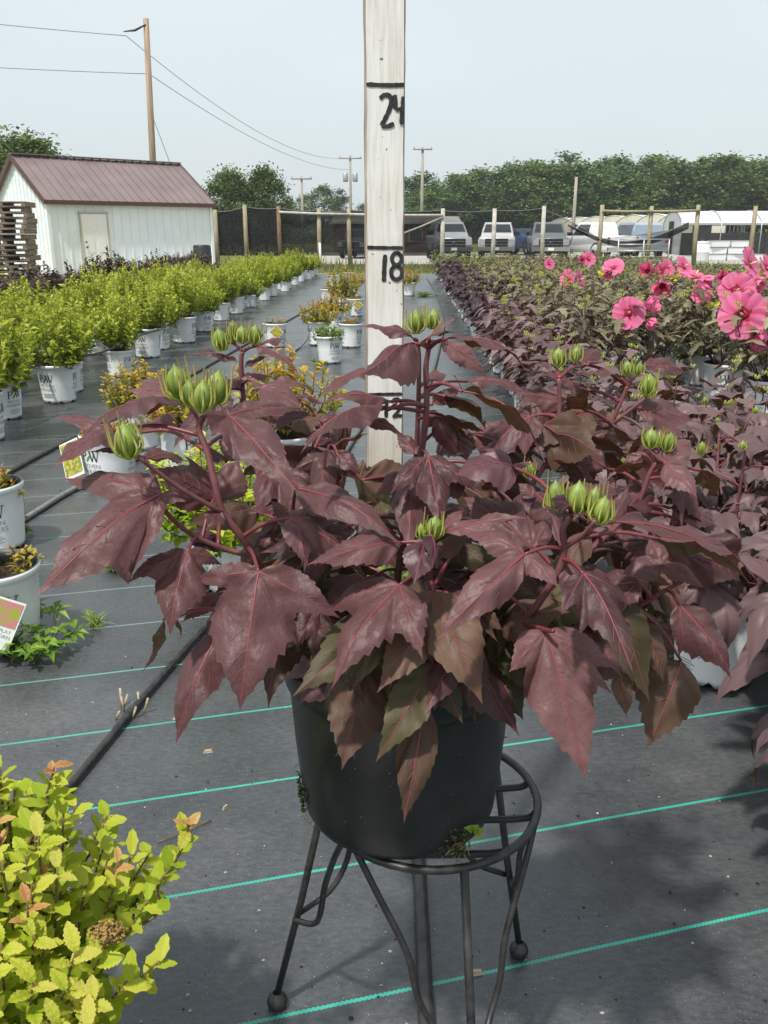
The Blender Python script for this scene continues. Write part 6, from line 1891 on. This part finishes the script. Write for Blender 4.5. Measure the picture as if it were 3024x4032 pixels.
# ================================================================== WEEDS AND DEBRIS
def tuft(label, p, n, h, spread, seed, blade=.0022, cat='grass tuft', name='grass_tuft'):
    mb = MB(); rg = random.Random(seed)
    for k in range(n):
        a = rg.uniform(0, 6.28); s = rg.random() ** .5 * spread; hh = h * rg.uniform(.5, 1.1)
        b = V((rg.gauss(0, .008), rg.gauss(0, .008), 0)); t_ = V((s * math.cos(a), s * math.sin(a), hh * (1 - .5 * (s / spread) ** 2)))
        m_ = b.lerp(t_, .5) + V((0, 0, hh * .25)); w = V((-math.sin(a), math.cos(a), 0)) * blade
        mb.add([b - w, b + w, m_ + w * .8, m_ - w * .8, t_], [(0, 1, 2, 3), (3, 2, 4)], 0, rg.uniform(.3, 1))
    o = mb.build(name, M['weed'], None, smooth=False, loc=p); return tag(o, label, cat, 'weeds growing through the ground cloth')
def weed(label, p, n, Rr, h, L, seed, name='weed'):
    mb = MB(); rg = random.Random(seed)
    for k in range(n):
        a = rg.uniform(0, 6.28); s = rg.random() ** .6 * Rr; c = V((s * math.cos(a), s * math.sin(a), rg.uniform(.01, h)))
        mb.tube([V((c.x * .3, c.y * .3, 0)), c], .001, 4)
        for q in range(6):
            aa = a + q * 1.05 + rg.uniform(-.3, .3); add_leaf(mb, c + V((0, 0, rg.uniform(-.01, .01))), V((math.cos(aa), math.sin(aa), rg.uniform(-.1, .5))), V((0, 0, 1)), L * rg.uniform(.7, 1.2), L * .42, rg.uniform(.1, .7))
    o = mb.build(name, M['weed'], None, smooth=False, loc=p); return tag(o, label, 'weed', 'weeds growing through the ground cloth')
tuft('spiky bright green grass tuft on the cloth left of the hanging leaves', D(250, 1232), 90, .05, .085, 1)
tuft('thin grass sprout by the weeds right of the tagged pot', D(205, 1352), 26, .05, .075, 2)
tuft('small grass tuft under the left hibiscus leaf', D(430, 1305), 20, .04, .06, 3)
tuft('long low band of grass across the far aisle', D(915, 640), 160, .10, .42, 4, .006)
weed('leafy green weed at the foot of the tagged pot', D(62, 1425), 12, .075, .05, .045, 5)
weed('trailing green weed beside the tagged pot towards the grass sprout', D(108, 1385), 16, .10, .07, .045, 6)
weed('weed behind the tagged pot beside the pipe', D(40, 1160), 8, .05, .09, .04, 7)
weed('tiny yellow-green seedling near the grass tuft', D(133, 1252), 4, .03, .012, .022, 8)
weed('small weed at the foot of the second white shrub pot', D(150, 845), 6, .08, .05, .05, 9)
weed('small weed at the base of the weedy middle pot', D(690, 790), 6, .07, .04, .05, 10)
weed('low weed right of the middle row pots by the stick', D(765, 745), 8, .10, .05, .06, 11)
weed('green seedling behind the black pot at the stand ring', V((.112, .945, .43)), 4, .02, .03, .03, 12)
weed('small weed on the cloth before the third shrub pot', D(268, 815), 5, .05, .05, .04, 13)
# dried stalks
mb = MB(); rg = random.Random(3); c = D(283, 1540)
for k in range(7):
    a = V((rg.uniform(-.03, .03), rg.uniform(-.03, .03), 0)); mb.tube([a, a + V((rg.uniform(-.02, .02), rg.uniform(-.02, .02), rg.uniform(.02, .05)))], [.002, .003], 5)
o = mb.build('dry_stubble', M['cane'], None, loc=c); tag(o, 'clump of dry pale stubble beside the black pipe', 'stubble')
# twig, bark chip
mb = MB(); mb.tube(catmull([D(340, 1820, .004), D(390, 1800, .006), D(455, 1772, .004)], 4), .0016, 5); tag(mb.build('twig', M['twig']), 'thin dark twig lying behind the orange-tipped shoot', 'twig')
for xd, yd, ln, rz, lab in ((1028, 2103, .022, .1, 'pale bark chip on the cloth behind the stand legs'), (1000, 1640, .02, .4, 'small bark chip right of the stand ring'), (450, 1625, .02, .2, 'curled brown leaf scrap left of the black pot'), (487, 1746, .013, 1, 'tan pebble left of the black pot')):
    mb = MB(); mb.box((0, 0, .003), (ln, ln * .35, .006), taper=.7); o = mb.build('bark_chip', M['cane'], None, smooth=False, loc=D(xd, yd)); o.rotation_euler = (0, 0, rz); tag(o, lab, 'bark chip')
mb = MB(); rg = random.Random(19)
for k in range(750):
    if k < 420: p = D(rg.uniform(-50, 1700), rg.uniform(1250, 2300))
    else: p = D(rg.uniform(-50, 1700), rg.uniform(640, 1300))
    s = min(.007, abs(rg.gauss(0, .0016)) + .0006); a = rg.uniform(0, 3)
    vs = [p + V((s * math.cos(a + i * 1.57) * rg.uniform(.7, 1.3), s * math.sin(a + i * 1.57) * rg.uniform(.6, 1.2), 0.0005)) for i in range(4)]; vs.append(p + V((0, 0, s * 1.1)))
    mb.add(vs, [(0, 1, 4), (1, 2, 4), (2, 3, 4), (3, 0, 4)], 0 if rg.random() < .5 else 1)
tag(mb.build('grit', [M['gravel'], M['soil']], smooth=False), 'scattered grit and pebbles on the ground cloth', 'grit', kind='stuff')
# ================================================================== HAZE
def haze():
    m, n = newmat('summer_haze')
    out = N_(n, 'ShaderNodeOutputMaterial'); v = N_(n, 'ShaderNodeVolumePrincipled')
    v.inputs['Color'].default_value = (0.92, 0.96, 1.0, 1); v.inputs['Density'].default_value = 0.0006; v.inputs['Anisotropy'].default_value = 0.2
    n.links.new(v.outputs[0], out.inputs['Volume'])
    mb = MB(); mb.box((0, 420, 10), (1420, 980, 23)); o = mb.build('haze', m, smooth=False); tag(o, 'thin pale summer haze hanging over the nursery', 'haze', kind='stuff')
haze()
